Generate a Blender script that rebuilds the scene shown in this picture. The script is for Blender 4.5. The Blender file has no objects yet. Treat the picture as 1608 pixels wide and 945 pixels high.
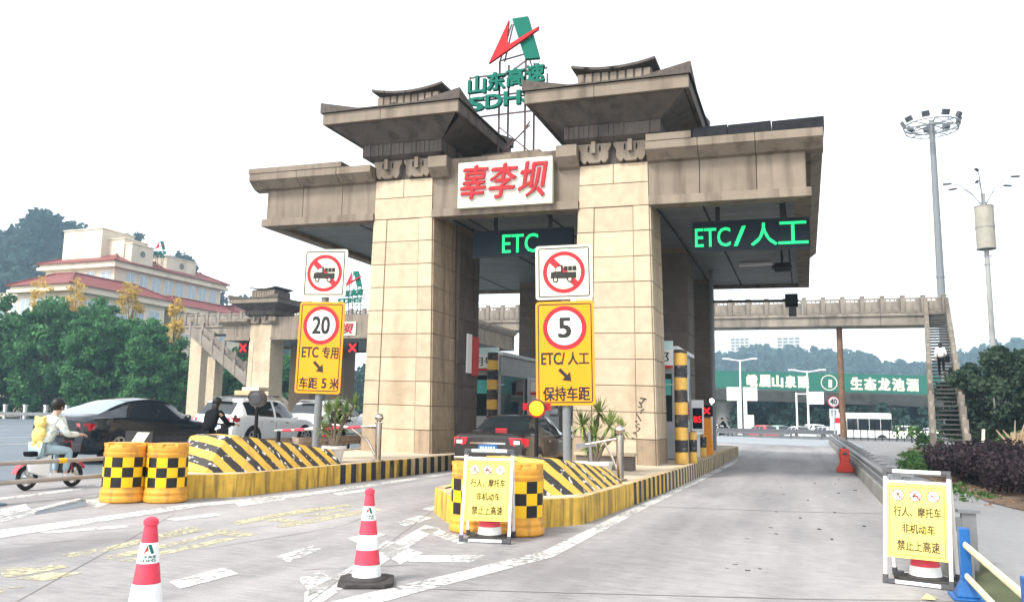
import bpy, math, random
import numpy as np
from mathutils import Matrix, Vector
SC = bpy.context.scene
COL = SC.collection
rnd = random.Random(7)
HAZE = 0.0008      # density of the air
# ------------------------------------------------------------------ camera
cam_d = bpy.data.cameras.new("camera")
cam = bpy.data.objects.new("camera", cam_d); COL.objects.link(cam)
cam_d.sensor_width = 36; cam_d.lens = 28.43; cam_d.clip_start = 0.1; cam_d.clip_end = 3000
_m = [[0.94098, 0.03198, 0.33695], [0.3381, -0.13458, -0.93144], [0.01556, 0.99039, -0.13745]]
cam.matrix_world = Matrix([[_m[0][0], _m[0][1], _m[0][2], 0], [_m[1][0], _m[1][1], _m[1][2], 0], [_m[2][0], _m[2][1], _m[2][2], 1.6], [0, 0, 0, 1]])
SC.camera = cam
# ------------------------------------------------------------------ sky, sun, exposure
SUN_EL, SUN_AZ = math.radians(48), math.radians(205)      # azimuth clockwise from +Y: behind the camera, to the left
W = bpy.data.worlds.new("World"); SC.world = W; W.use_nodes = True
nt = W.node_tree; nt.nodes.clear()
sky = nt.nodes.new("ShaderNodeTexSky"); sky.sky_type = 'NISHITA'; sky.sun_disc = False
sky.sun_elevation = SUN_EL; sky.sun_rotation = SUN_AZ; sky.air_density = 1.0; sky.dust_density = 1.2; sky.ozone_density = 1.0
hs = nt.nodes.new("ShaderNodeHueSaturation"); hs.inputs["Saturation"].default_value = 0.12; hs.inputs["Value"].default_value = 1.0
bg = nt.nodes.new("ShaderNodeBackground"); bg.inputs["Strength"].default_value = 0.145
wo = nt.nodes.new("ShaderNodeOutputWorld")
nt.links.new(sky.outputs[0], hs.inputs["Color"]); nt.links.new(hs.outputs[0], bg.inputs[0]); nt.links.new(bg.outputs[0], wo.inputs[0])
sd = bpy.data.lights.new("sun", 'SUN'); sd.energy = 1.5; sd.angle = math.radians(12); sd.color = (1.0, 0.95, 0.87)
sun = bpy.data.objects.new("sun", sd); COL.objects.link(sun)
_dir = Vector((math.sin(SUN_AZ) * math.cos(SUN_EL), math.cos(SUN_AZ) * math.cos(SUN_EL), math.sin(SUN_EL)))
sun.rotation_euler = _dir.to_track_quat('Z', 'Y').to_euler()
vs = SC.view_settings; vs.view_transform = 'Standard'; vs.look = 'None'; vs.gamma = 1; vs.use_curve_mapping = False
vs.exposure = 1.62
SC.cycles.max_bounces = 8; SC.cycles.volume_bounces = 0
SC.cycles.use_denoising = True

# ------------------------------------------------------------------ materials
def lin(r, g, b):
    f = lambda c: ((c / 255 + 0.055) / 1.055) ** 2.4 if c > 10 else c / 3294.6
    return (f(r), f(g), f(b), 1)
def M(name, col, rough=0.6, metal=0.0, var=0.0, scale=3.0, stretch=(1, 1, 1), bump=0.0, bscale=40.0, objvar=0.0, dirt=None, dscale=1.5, damt=0.5, dstretch=(1, 1, 0.25), emit=None, es=1.0, spec=0.28, trans=0.0, alpha=1.0, coat=0.0, dthr=0.5):
    m = bpy.data.materials.new(name); m.use_nodes = True
    t = m.node_tree; N = t.nodes; L = t.links; b = N["Principled BSDF"]
    b.inputs["Roughness"].default_value = rough; b.inputs["Metallic"].default_value = metal
    b.inputs["Specular IOR Level"].default_value = spec
    b.inputs["Coat Weight"].default_value = coat; b.inputs["Coat Roughness"].default_value = 0.05
    col = tuple(col) + ((1,) if len(col) == 3 else ())
    b.inputs["Base Color"].default_value = col
    if trans: b.inputs["Transmission Weight"].default_value = trans
    if alpha < 1: b.inputs["Alpha"].default_value = alpha
    if emit: b.inputs["Emission Color"].default_value = tuple(emit[:3]) + (1,); b.inputs["Emission Strength"].default_value = es
    tc = N.new("ShaderNodeTexCoord"); out = None
    def noise(sc, st, det=4):
        mp = N.new("ShaderNodeMapping"); mp.inputs["Scale"].default_value = st; L.new(tc.outputs["Object"], mp.inputs[0])
        n = N.new("ShaderNodeTexNoise"); n.inputs["Scale"].default_value = sc; n.inputs["Detail"].default_value = det; L.new(mp.outputs[0], n.inputs["Vector"]); return n.outputs["Fac"]
    if var or objvar or dirt is not None:
        hv = N.new("ShaderNodeHueSaturation"); hv.inputs["Color"].default_value = col; out = hv.outputs[0]
        val = None
        if var:
            mr = N.new("ShaderNodeMapRange"); mr.inputs[1].default_value = 0.3; mr.inputs[2].default_value = 0.7; mr.inputs[3].default_value = 1 - var; mr.inputs[4].default_value = 1 + var
            L.new(noise(scale, stretch), mr.inputs[0]); val = mr.outputs[0]
        if objvar:
            oi = N.new("ShaderNodeObjectInfo"); mo = N.new("ShaderNodeMapRange"); mo.inputs[3].default_value = 1 - objvar; mo.inputs[4].default_value = 1 + objvar; L.new(oi.outputs["Random"], mo.inputs[0])
            if val is None: val = mo.outputs[0]
            else:
                mm = N.new("ShaderNodeMath"); mm.operation = 'MULTIPLY'; L.new(val, mm.inputs[0]); L.new(mo.outputs[0], mm.inputs[1]); val = mm.outputs[0]
        if val is not None: L.new(val, hv.inputs["Value"])
        if dirt is not None:
            mx = N.new("ShaderNodeMix"); mx.data_type = 'RGBA'
            mr = N.new("ShaderNodeMapRange"); mr.inputs[1].default_value = dthr; mr.inputs[2].default_value = dthr + 0.18; mr.inputs[3].default_value = 0; mr.inputs[4].default_value = damt
            L.new(noise(dscale, dstretch, 6), mr.inputs[0]); L.new(mr.outputs[0], mx.inputs[0]); L.new(out, mx.inputs[6]); mx.inputs[7].default_value = tuple(dirt[:3]) + (1,); out = mx.outputs[2]
        L.new(out, b.inputs["Base Color"])
    if bump:
        bp = N.new("ShaderNodeBump"); bp.inputs["Strength"].default_value = bump; bp.inputs["Distance"].default_value = 0.02
        L.new(noise(bscale, stretch), bp.inputs["Height"]); L.new(bp.outputs[0], b.inputs["Normal"])
    m["_o"] = 0
    return m
def stripes(name, c0, c1, vec, period, chips=(0.75, 0.72, 0.66), camt=1.0, duty=0.5, dirt=(0.12, 0.09, 0.05)):
    m = bpy.data.materials.new(name); m.use_nodes = True; t = m.node_tree; N = t.nodes; L = t.links; b = N["Principled BSDF"]; b.inputs["Roughness"].default_value = 0.7
    tc = N.new("ShaderNodeTexCoord"); dp = N.new("ShaderNodeVectorMath"); dp.operation = 'DOT_PRODUCT'; dp.inputs[1].default_value = vec; L.new(tc.outputs["Object"], dp.inputs[0])
    nz = N.new("ShaderNodeTexNoise"); nz.inputs["Scale"].default_value = 6; L.new(tc.outputs["Object"], nz.inputs["Vector"])
    ad = N.new("ShaderNodeMath"); ad.operation = 'MULTIPLY_ADD'; L.new(nz.outputs["Fac"], ad.inputs[0]); ad.inputs[1].default_value = 0.06; L.new(dp.outputs["Value"], ad.inputs[2])
    dv = N.new("ShaderNodeMath"); dv.operation = 'DIVIDE'; L.new(ad.outputs[0], dv.inputs[0]); dv.inputs[1].default_value = period
    fr = N.new("ShaderNodeMath"); fr.operation = 'FRACT'; L.new(dv.outputs[0], fr.inputs[0])
    gt = N.new("ShaderNodeMath"); gt.operation = 'GREATER_THAN'; L.new(fr.outputs[0], gt.inputs[0]); gt.inputs[1].default_value = duty
    mx = N.new("ShaderNodeMix"); mx.data_type = 'RGBA'; L.new(gt.outputs[0], mx.inputs[0]); mx.inputs[6].default_value = tuple(c0) + (1,); mx.inputs[7].default_value = tuple(c1) + (1,)
    n2 = N.new("ShaderNodeTexNoise"); n2.inputs["Scale"].default_value = 9; n2.inputs["Detail"].default_value = 6; L.new(tc.outputs["Object"], n2.inputs["Vector"])
    mr = N.new("ShaderNodeMapRange"); mr.inputs[1].default_value = 0.575; mr.inputs[2].default_value = 0.63; L.new(n2.outputs["Fac"], mr.inputs[0])
    mu = N.new("ShaderNodeMath"); mu.operation = 'MULTIPLY'; L.new(mr.outputs[0], mu.inputs[0]); L.new(gt.outputs[0], mu.inputs[1])
    m3 = N.new("ShaderNodeMath"); m3.operation = 'MULTIPLY'; L.new(mu.outputs[0], m3.inputs[0]); m3.inputs[1].default_value = camt
    m2 = N.new("ShaderNodeMix"); m2.data_type = 'RGBA'; L.new(m3.outputs[0], m2.inputs[0]); L.new(mx.outputs[2], m2.inputs[6]); m2.inputs[7].default_value = tuple(chips) + (1,)
    n4 = N.new("ShaderNodeTexNoise"); n4.inputs["Scale"].default_value = 3; n4.inputs["Detail"].default_value = 8; L.new(tc.outputs["Object"], n4.inputs["Vector"])
    r4 = N.new("ShaderNodeMapRange"); r4.inputs[1].default_value = 0.5; r4.inputs[2].default_value = 0.75; r4.inputs[4].default_value = 0.6; L.new(n4.outputs["Fac"], r4.inputs[0])
    m4 = N.new("ShaderNodeMix"); m4.data_type = 'RGBA'; L.new(r4.outputs[0], m4.inputs[0]); L.new(m2.outputs[2], m4.inputs[6]); m4.inputs[7].default_value = tuple(dirt) + (1,)
    L.new(m4.outputs[2], b.inputs["Base Color"])
    return m
def ground_mat(name, c_lo, c_hi, scales, rough=0.75, grooves=0.0, patch=None, wear=None):
    """pale worn paving: two scales of noise, optional transverse grooves, optional stain colour"""
    m = bpy.data.materials.new(name); m.use_nodes = True; t = m.node_tree; N = t.nodes; L = t.links; b = N["Principled BSDF"]; b.inputs["Roughness"].default_value = rough
    tc = N.new("ShaderNodeTexCoord")
    def noise(sc, st, det=5):
        mp = N.new("ShaderNodeMapping"); mp.inputs["Scale"].default_value = st; L.new(tc.outputs["Object"], mp.inputs[0])
        n = N.new("ShaderNodeTexNoise"); n.inputs["Scale"].default_value = sc; n.inputs["Detail"].default_value = det; L.new(mp.outputs[0], n.inputs["Vector"]); return n.outputs["Fac"]
    acc = None
    for sc, st, w in scales:
        mm = N.new("ShaderNodeMath"); mm.operation = 'MULTIPLY_ADD'; L.new(noise(sc, st), mm.inputs[0]); mm.inputs[1].default_value = w
        if acc is None: mm.inputs[2].default_value = 0.5 - sum(s[2] for s in scales) * 0.5
        else: L.new(acc, mm.inputs[2])
        acc = mm.outputs[0]
    cr = N.new("ShaderNodeMix"); cr.data_type = 'RGBA'; mr = N.new("ShaderNodeMapRange"); mr.inputs[1].default_value = 0.2; mr.inputs[2].default_value = 0.8; L.new(acc, mr.inputs[0]); L.new(mr.outputs[0], cr.inputs[0])
    cr.inputs[6].default_value = tuple(c_lo) + (1,); cr.inputs[7].default_value = tuple(c_hi) + (1,); out = cr.outputs[2]
    if patch:
        col, sc, st, thr, amt = patch
        mx = N.new("ShaderNodeMix"); mx.data_type = 'RGBA'; r = N.new("ShaderNodeMapRange"); r.inputs[1].default_value = thr; r.inputs[2].default_value = thr + 0.12; r.inputs[4].default_value = amt
        L.new(noise(sc, st, 6), r.inputs[0]); L.new(r.outputs[0], mx.inputs[0]); L.new(out, mx.inputs[6]); mx.inputs[7].default_value = tuple(col) + (1,); out = mx.outputs[2]
    L.new(out, b.inputs["Base Color"])
    bp = N.new("ShaderNodeBump"); bp.inputs["Strength"].default_value = 0.35; bp.inputs["Distance"].default_value = 0.01
    h = noise(60, (1, 1, 1))
    if grooves:
        h2 = noise(9.0, (0.06, 1, 1), 3); mm = N.new("ShaderNodeMath"); mm.operation = 'MULTIPLY_ADD'; L.new(h2, mm.inputs[0]); mm.inputs[1].default_value = grooves; L.new(h, mm.inputs[2]); h = mm.outputs[0]
    L.new(h, bp.inputs["Height"]); L.new(bp.outputs[0], b.inputs["Normal"])
    if wear:      # paint worn through to the road
        r = N.new("ShaderNodeMapRange"); r.inputs[1].default_value = wear; r.inputs[2].default_value = wear + 0.24; mm = N.new("ShaderNodeMath"); mm.operation = 'MULTIPLY_ADD'; L.new(noise(1.1, (1, 1, 1), 3), mm.inputs[0]); mm.inputs[1].default_value = 0.8; L.new(noise(16, (1, 1, 1), 6), mm.inputs[2])
        L.new(mm.outputs[0], r.inputs[0]); L.new(r.outputs[0], b.inputs["Alpha"])
    return m

m_road = ground_mat("pale concrete road", (0.155, 0.15, 0.155), (0.36, 0.34, 0.335), [(0.35, (1, 0.5, 1), 0.9), (0.9, (1.5, 0.10, 1), 0.8), (5, (1, 1, 1), 0.35), (26, (0.14, 1.2, 1), 0.5), (80, (1, 1, 1), 0.45)], grooves=2.0, patch=((0.12, 0.11, 0.105), 0.7, (1.3, 0.30, 1), 0.56, 0.40))
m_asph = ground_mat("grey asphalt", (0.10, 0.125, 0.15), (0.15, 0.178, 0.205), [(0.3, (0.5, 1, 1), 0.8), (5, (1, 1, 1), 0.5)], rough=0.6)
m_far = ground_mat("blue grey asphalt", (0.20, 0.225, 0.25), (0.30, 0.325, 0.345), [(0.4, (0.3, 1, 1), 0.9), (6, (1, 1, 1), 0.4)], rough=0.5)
m_path = ground_mat("grey path asphalt", (0.17, 0.17, 0.175), (0.26, 0.255, 0.255), [(0.6, (1, 0.5, 1), 0.8), (9, (1, 1, 1), 0.6)], patch=((0.16, 0.11, 0.075), 0.8, (1, 0.6, 1), 0.62, 0.5))
m_soil = ground_mat("bare soil and dry leaves", (0.07, 0.05, 0.035), (0.20, 0.13, 0.085), [(1.5, (1, 1, 1), 0.9), (12, (1, 1, 1), 0.9)], rough=0.9)
m_ground = ground_mat("rough grass", (0.035, 0.05, 0.02), (0.10, 0.11, 0.05), [(0.1, (1, 1, 1), 0.9), (1.5, (1, 1, 1), 0.7)], rough=0.95)
m_isle = ground_mat("beige island paving", (0.42, 0.34, 0.24), (0.60, 0.51, 0.39), [(0.7, (1, 1, 1), 0.9), (8, (1, 1, 1), 0.6)], patch=((0.22, 0.17, 0.12), 1.3, (1, 1, 1), 0.6, 0.5))
m_white = ground_mat("worn white road paint", (0.38, 0.37, 0.355), (0.66, 0.66, 0.64), [(2.0, (1, 1, 1), 0.9), (14, (1, 1, 1), 1.0)], rough=0.6, wear=.66)
m_yel = ground_mat("worn yellow road paint", (0.38, 0.35, 0.24), (0.56, 0.52, 0.31), [(2.0, (1, 1, 1), 0.9), (14, (1, 1, 1), 1.0)], rough=0.6, wear=.74)
m_stone = M("beige stone", (0.47, 0.378, 0.265), 0.7, var=0.10, scale=4, objvar=0.10, dirt=(0.25, 0.17, 0.10), dscale=0.9, damt=0.45, dthr=0.56, bump=0.15)
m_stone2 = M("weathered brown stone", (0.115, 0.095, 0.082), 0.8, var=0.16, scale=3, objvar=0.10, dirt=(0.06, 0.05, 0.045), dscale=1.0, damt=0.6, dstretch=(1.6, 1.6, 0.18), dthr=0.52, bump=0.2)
m_stones = M("darker streaked beige stone", (0.33, 0.25, 0.17), 0.75, var=0.14, scale=4, objvar=0.10, dirt=(0.14, 0.105, 0.08), dscale=1.3, damt=0.65, dthr=0.48, dstretch=(2.5, 2.5, 0.2), bump=0.15)  # darker beige stone with upright streaks, for one pillar side and foot tiles
m_joint = M("dark stone joint", (0.19, 0.14, 0.095), 0.9)
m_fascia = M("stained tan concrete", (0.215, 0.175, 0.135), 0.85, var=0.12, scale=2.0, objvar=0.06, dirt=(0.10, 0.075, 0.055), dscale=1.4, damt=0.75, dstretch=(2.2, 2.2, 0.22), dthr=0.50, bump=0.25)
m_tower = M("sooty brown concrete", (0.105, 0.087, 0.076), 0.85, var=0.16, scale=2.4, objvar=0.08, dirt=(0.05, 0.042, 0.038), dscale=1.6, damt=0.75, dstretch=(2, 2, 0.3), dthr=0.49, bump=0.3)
m_roof = M("dark roof tile", (0.085, 0.07, 0.06), 0.85, var=0.25, scale=9, bump=0.5, bscale=20)
m_black = M("matt black", (0.010, 0.010, 0.012), 0.7, spec=0.2)
m_bitumen = M("black bitumen sheet", (0.014, 0.014, 0.017), 0.8, var=0.3, scale=6, spec=0.15)
m_soffit = M("painted metal ceiling slats", (0.15, 0.165, 0.165), 0.55, var=0.10, scale=1.5, objvar=0.08)
m_led = M("LED board face", (0.008, 0.012, 0.016), 0.8, spec=0.1)
m_green = M("lit green LED", (0.0, 0.3, 0.1), 0.5, emit=(0.0, 0.34, 0.075), es=1.0)
m_redled = M("lit red LED", (0.3, 0.0, 0.0), 0.5, emit=(0.5, 0.008, 0.012), es=0.9)
m_amber = M("lit amber lamp", (0.8, 0.5, 0.02), 0.4, emit=(1.0, 0.50, 0.0), es=0.40)
m_lampw = M("lit white lamp", (0.9, 0.9, 0.85), 0.4, emit=(1.0, 0.95, 0.85), es=6.0)
m_cream = M("cream enamel", (0.62, 0.60, 0.47), 0.35, var=0.03)
m_board = M("pale green white board", (0.60, 0.60, 0.48), 0.35, var=0.05, scale=2)
m_redp = M("red paint", (0.36, 0.004, 0.008), 0.4, var=0.1, scale=8)
m_whitep = M("white paint", (0.78, 0.78, 0.77), 0.45, var=0.04)
m_yelp = M("yellow sign face", (0.76, 0.285, 0.002), 0.4, var=0.03, scale=2)
m_yelc = M("yellow paint on concrete", (0.58, 0.36, 0.055), 0.75, var=0.18, scale=5, dirt=(0.16, 0.11, 0.04), dscale=4, damt=0.85, dstretch=(2.5, 2.5, 0.22), dthr=0.47, bump=0.3)
m_blackc = M("black paint on concrete", (0.028, 0.027, 0.028), 0.75, var=0.25, scale=7, dirt=(0.30, 0.22, 0.12), dscale=5, damt=0.6, dthr=0.6)
m_barrel = M("orange yellow plastic", (0.66, 0.31, 0.04), 0.5, var=0.10, scale=5, dirt=(0.20, 0.12, 0.06), dscale=6, damt=0.7, dthr=0.53)
m_sticky = M("yellow reflective sheet", (0.82, 0.48, 0.008), 0.35)
m_stickk = M("black reflective sheet", (0.015, 0.014, 0.015), 0.4)
m_coner = M("red cone plastic", (0.66, 0.05, 0.085), 0.5, var=0.12, scale=10, dirt=(0.30, 0.08, 0.08), dscale=14, damt=0.6, dthr=0.56)
m_conew = M("white cone sleeve", (0.80, 0.80, 0.78), 0.4, var=0.06, scale=12, dirt=(0.35, 0.33, 0.30), dscale=9, damt=0.5, dthr=0.58)
m_rubber = M("dark rubber", (0.045, 0.042, 0.040), 0.8, var=0.25, scale=15)
m_steel = M("stainless steel", (0.55, 0.50, 0.45), 0.18, metal=1.0)
m_galv = M("galvanised steel", (0.21, 0.215, 0.22), 0.45, metal=0.6, var=0.1, scale=6)
m_grailb = M("brownish galvanised rail", (0.38, 0.31, 0.25), 0.5, metal=0.4, var=0.15, scale=4)
m_pole = M("grey painted pole", (0.17, 0.18, 0.188), 0.5, var=0.06)
m_rust = M("rusted steel", (0.15, 0.085, 0.05), 0.8, var=0.3, scale=5, bump=0.3)
m_truss = M("brown painted angle steel", (0.09, 0.055, 0.05), 0.6, var=0.2)
m_logor = M("logo red panel", (0.46, 0.018, 0.02), 0.8, var=0.06)
m_logog = M("logo green panel", (0.0, 0.12, 0.08), 0.8, var=0.06)
m_glass = M("dark window glass", (0.02, 0.03, 0.035), 0.05, spec=0.8)
m_bglass = M("pale window glass", (0.25, 0.33, 0.38), 0.08, spec=0.9)
m_alu = M("white aluminium", (0.66, 0.67, 0.68), 0.4)
m_bluep = M("blue grey paint", (0.12, 0.20, 0.25), 0.5, var=0.12)
m_blue = M("bright blue paint", (0.01, 0.09, 0.28), 0.5, var=0.15, scale=10)
m_brail = M("yellow white rail paint", (0.66, 0.60, 0.38), 0.55, var=0.15, scale=8)
m_banner = M("green banner", (0.014, 0.12, 0.088), 0.5, var=0.06, scale=0.4)
m_conc = M("grey concrete", (0.24, 0.235, 0.22), 0.85, var=0.12, scale=1.0, dirt=(0.09, 0.085, 0.08), dscale=0.6, damt=0.6, dthr=0.52, bump=0.2)
m_bridge = M("weathered footbridge concrete", (0.23, 0.20, 0.165), 0.85, var=0.15, scale=1.2, objvar=0.1, dirt=(0.08, 0.07, 0.06), dscale=1.3, damt=0.7, dthr=0.5, bump=0.3)
m_cwall = M("cream wall", (0.62, 0.54, 0.43), 0.8, var=0.08, scale=0.4, dirt=(0.36, 0.31, 0.25), dscale=0.5, damt=0.5, dthr=0.55)
m_redroof = M("red glazed roof tile", (0.19, 0.055, 0.05), 0.6, var=0.18, scale=2.5, bump=0.4, bscale=12)
m_bark = M("grey brown bark", (0.12, 0.09, 0.065), 0.9, var=0.25, scale=6, bump=0.5)
m_pot = M("white plastic pot", (0.62, 0.60, 0.56), 0.5, var=0.08)
m_pale = M("pale grey paint", (0.62, 0.63, 0.62), 0.5, var=0.05)
m_booth = M("booth steel panel", (0.36, 0.37, 0.38), 0.4, var=0.08)
m_black2 = M("text black", (0.02, 0.018, 0.015), 0.5)
m_orange = M("orange cabinet paint", (0.75, 0.26, 0.02), 0.45, var=0.06)
def leafmat(name, c_lo, c_hi, scale=0.35, trans=0.25, objvar=0.12):
    m = bpy.data.materials.new(name); m.use_nodes = True; t = m.node_tree; N = t.nodes; L = t.links; N.remove(N["Principled BSDF"])
    tc = N.new("ShaderNodeTexCoord"); n = N.new("ShaderNodeTexNoise"); n.inputs["Scale"].default_value = scale; n.inputs["Detail"].default_value = 4; L.new(tc.outputs["Object"], n.inputs["Vector"])
    mr = N.new("ShaderNodeMapRange"); mr.inputs[1].default_value = 0.32; mr.inputs[2].default_value = 0.68; L.new(n.outputs["Fac"], mr.inputs[0])
    mx = N.new("ShaderNodeMix"); mx.data_type = 'RGBA'; L.new(mr.outputs[0], mx.inputs[0]); mx.inputs[6].default_value = tuple(c_lo) + (1,); mx.inputs[7].default_value = tuple(c_hi) + (1,)
    oi = N.new("ShaderNodeObjectInfo"); mo = N.new("ShaderNodeMapRange"); mo.inputs[3].default_value = 1 - objvar; mo.inputs[4].default_value = 1 + objvar; L.new(oi.outputs["Random"], mo.inputs[0])
    hv = N.new("ShaderNodeHueSaturation"); L.new(mx.outputs[2], hv.inputs["Color"]); L.new(mo.outputs[0], hv.inputs["Value"])
    d = N.new("ShaderNodeBsdfDiffuse"); tr = N.new("ShaderNodeBsdfTranslucent"); ms = N.new("ShaderNodeMixShader"); ms.inputs[0].default_value = trans
    L.new(hv.outputs[0], d.inputs[0]); L.new(hv.outputs[0], tr.inputs[0]); L.new(d.outputs[0], ms.inputs[1]); L.new(tr.outputs[0], ms.inputs[2]); L.new(ms.outputs[0], N["Material Output"].inputs[0])
    return m
m_leafL = leafmat("deep green foliage", (0.020, 0.080, 0.036), (0.115, 0.27, 0.10), 0.75, 0.3)
m_leafH = leafmat("haze-tinted hill forest foliage", (0.022, 0.055, 0.05), (0.06, 0.11, 0.085), 0.06)  # blue-green tint paints distance haze into the leaf colour
m_leafR = leafmat("dark olive foliage", (0.028, 0.05, 0.035), (0.075, 0.105, 0.065), 0.5)
m_leafY = leafmat("yellow autumn foliage", (0.42, 0.27, 0.06), (0.62, 0.45, 0.12), 0.6)
m_leafP = leafmat("dark purple foliage", (0.026, 0.020, 0.023), (0.072, 0.054, 0.060), 1.6)
m_leafG = leafmat("fresh green weeds", (0.035, 0.10, 0.03), (0.11, 0.20, 0.06), 2.0)
m_leafYu = leafmat("yucca leaves", (0.06, 0.14, 0.04), (0.30, 0.36, 0.12), 2.5)
m_twig = M("dry pale twigs", (0.38, 0.28, 0.18), 0.9, var=0.2, scale=9)

def gz(x, y=0.0):
    a = 0.016 * min(max(-x, 0.0), 22.0)
    t = min(max((y - 66.0) / 12.0, 0), 1); t = t * t * (3 - 2 * t)
    return a - 0.75 * t * min(max((x + 45) / 20.0, 0), 1)

class B:
    """collects shapes of one mesh"""
    def __init__(s): s.v = []; s.f = []; s.m = []
    def add(s, vs, fs, mi=0):
        o = len(s.v); s.v.extend([tuple(p) for p in vs]); s.f.extend([tuple(i + o for i in f) for f in fs]); s.m.extend([mi] * len(fs)); return s
    def hexa(s, p, mi=0):  # p: bottom 4 ccw, top 4 ccw
        return s.add(p, [(3, 2, 1, 0), (4, 5, 6, 7), (0, 1, 5, 4), (1, 2, 6, 5), (2, 3, 7, 6), (3, 0, 4, 7)], mi)
    def box(s, x0, x1, y0, y1, z0, z1, mi=0):
        return s.hexa([(x0, y0, z0), (x1, y0, z0), (x1, y1, z0), (x0, y1, z0), (x0, y0, z1), (x1, y0, z1), (x1, y1, z1), (x0, y1, z1)], mi)
    def obox(s, c, sx, sy, sz, rx=0, ry=0, rz=0, mi=0):
        R = Matrix.Rotation(rz, 3, 'Z') @ Matrix.Rotation(ry, 3, 'Y') @ Matrix.Rotation(rx, 3, 'X'); c = Vector(c)
        P = [c + R @ Vector((a * sx / 2, b * sy / 2, d * sz / 2)) for d in (-1, 1) for a, b in ((-1, -1), (1, -1), (1, 1), (-1, 1))]
        return s.hexa(P, mi)
    def bar(s, p0, p1, w, h, mi=0):
        p0 = Vector(p0); p1 = Vector(p1); d = (p1 - p0).normalized(); u = d.cross(Vector((0, 0, 1)))
        if u.length < 1e-3: u = Vector((1, 0, 0))
        u.normalize(); q = u.cross(d); u = u * w / 2; q = q * h / 2
        return s.hexa([p0 - u - q, p0 + u - q, p1 + u - q, p1 - u - q, p0 - u + q, p0 + u + q, p1 + u + q, p1 - u + q], mi)
    def cyl(s, p0, p1, r0, r1=None, n=10, mi=0, cap=True):
        r1 = r0 if r1 is None else r1; p0 = Vector(p0); p1 = Vector(p1); d = (p1 - p0).normalized(); u = d.orthogonal().normalized(); w = d.cross(u); vs = []
        for p, r in ((p0, r0), (p1, r1)):
            for k in range(n): a = 2 * math.pi * k / n; vs.append(p + (u * math.cos(a) + w * math.sin(a)) * r)
        fs = [(k, (k + 1) % n, n + (k + 1) % n, n + k) for k in range(n)]
        if cap: fs += [tuple(range(n))[::-1], tuple(range(n, 2 * n))]
        return s.add(vs, fs, mi)
    def tube(s, pts, r, n=8, mi=0):
        pts = [Vector(p) for p in pts]; rs = r if isinstance(r, (list, tuple)) else [r] * len(pts); vs = []; u = None
        for i, p in enumerate(pts):
            d = (pts[min(i + 1, len(pts) - 1)] - pts[max(i - 1, 0)]).normalized()
            u = d.orthogonal().normalized() if u is None else (u - d * u.dot(d)).normalized()
            w = d.cross(u)
            for k in range(n): a = 2 * math.pi * k / n; vs.append(p + (u * math.cos(a) + w * math.sin(a)) * rs[i])
        fs = [(i * n + k, i * n + (k + 1) % n, (i + 1) * n + (k + 1) % n, (i + 1) * n + k) for i in range(len(pts) - 1) for k in range(n)]
        fs += [tuple(range(n))[::-1], tuple(range((len(pts) - 1) * n, len(pts) * n))]
        return s.add(vs, fs, mi)
    def lathe(s, prof, n=16, c=(0, 0, 0), mi=0, cap=True):
        vs = [(c[0] + r * math.cos(2 * math.pi * k / n), c[1] + r * math.sin(2 * math.pi * k / n), c[2] + z) for r, z in prof for k in range(n)]
        fs = [(i * n + k, i * n + (k + 1) % n, (i + 1) * n + (k + 1) % n, (i + 1) * n + k) for i in range(len(prof) - 1) for k in range(n)]
        if cap: fs += [tuple(range(n))[::-1], tuple(range((len(prof) - 1) * n, len(prof) * n))]
        return s.add(vs, fs, mi)
    def prism(s, poly, y0, y1, mi=0, ax='y'):
        n = len(poly)
        if ax == 'y': vs = [(a, y0, b) for a, b in poly] + [(a, y1, b) for a, b in poly]
        elif ax == 'x': vs = [(y0, a, b) for a, b in poly] + [(y1, a, b) for a, b in poly]
        else: vs = [(a, b, y0) for a, b in poly] + [(a, b, y1) for a, b in poly]
        fs = [tuple(range(n)), tuple(range(n, 2 * n))[::-1]] + [(k, n + k, n + (k + 1) % n, (k + 1) % n) for k in range(n)]
        return s.add(vs, fs, mi)
    def ball(s, c, r, n=12, m=8, mi=0, sx=1, sy=1, sz=1):
        vs = []; 
        for j in range(m + 1):
            t = math.pi * j / m
            for k in range(n): a = 2 * math.pi * k / n; vs.append((c[0] + sx * r * math.sin(t) * math.cos(a), c[1] + sy * r * math.sin(t) * math.sin(a), c[2] + sz * r * math.cos(t)))
        fs = [(j * n + k, j * n + (k + 1) % n, (j + 1) * n + (k + 1) % n, (j + 1) * n + k) for j in range(m) for k in range(n)]
        return s.add(vs, fs, mi)
    def out(s, name, mats, parent=None, loc=None, smooth=None, warp=None, bev=0.0, rot=None, fixn=True):
        me = bpy.data.meshes.new(name); v = [warp(*p) for p in s.v] if warp else s.v
        me.from_pydata(v, [], s.f); mats = mats if isinstance(mats, (list, tuple)) else [mats]
        for m in mats: me.materials.append(m)
        if len(mats) > 1: me.polygons.foreach_set("material_index", s.m)
        if fixn:
            import bmesh
            bm = bmesh.new(); bm.from_mesh(me); bmesh.ops.remove_doubles(bm, verts=bm.verts, dist=1e-5); bmesh.ops.recalc_face_normals(bm, faces=bm.faces); bm.to_mesh(me); bm.free()
        if smooth is not None:
            me.shade_smooth(); me.set_sharp_from_angle(angle=math.radians(smooth))
        return link(name, me, parent, loc, bev, rot)
def link(name, me, parent=None, loc=None, bev=0.0, rot=None):
    o = bpy.data.objects.new(name, me); COL.objects.link(o)
    if parent is not None: o.parent = parent
    if loc is not None: o.location = loc
    if rot is not None: o.rotation_euler = rot
    if bev:
        b = o.modifiers.new("edge", 'BEVEL'); b.width = bev; b.segments = 2; b.limit_method = 'ANGLE'
    return o
def tag(o, label, cat, group=None, kind=None):
    o["label"] = label; o["category"] = cat
    if group: o["group"] = group
    if kind: o["kind"] = kind
    return o
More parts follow.
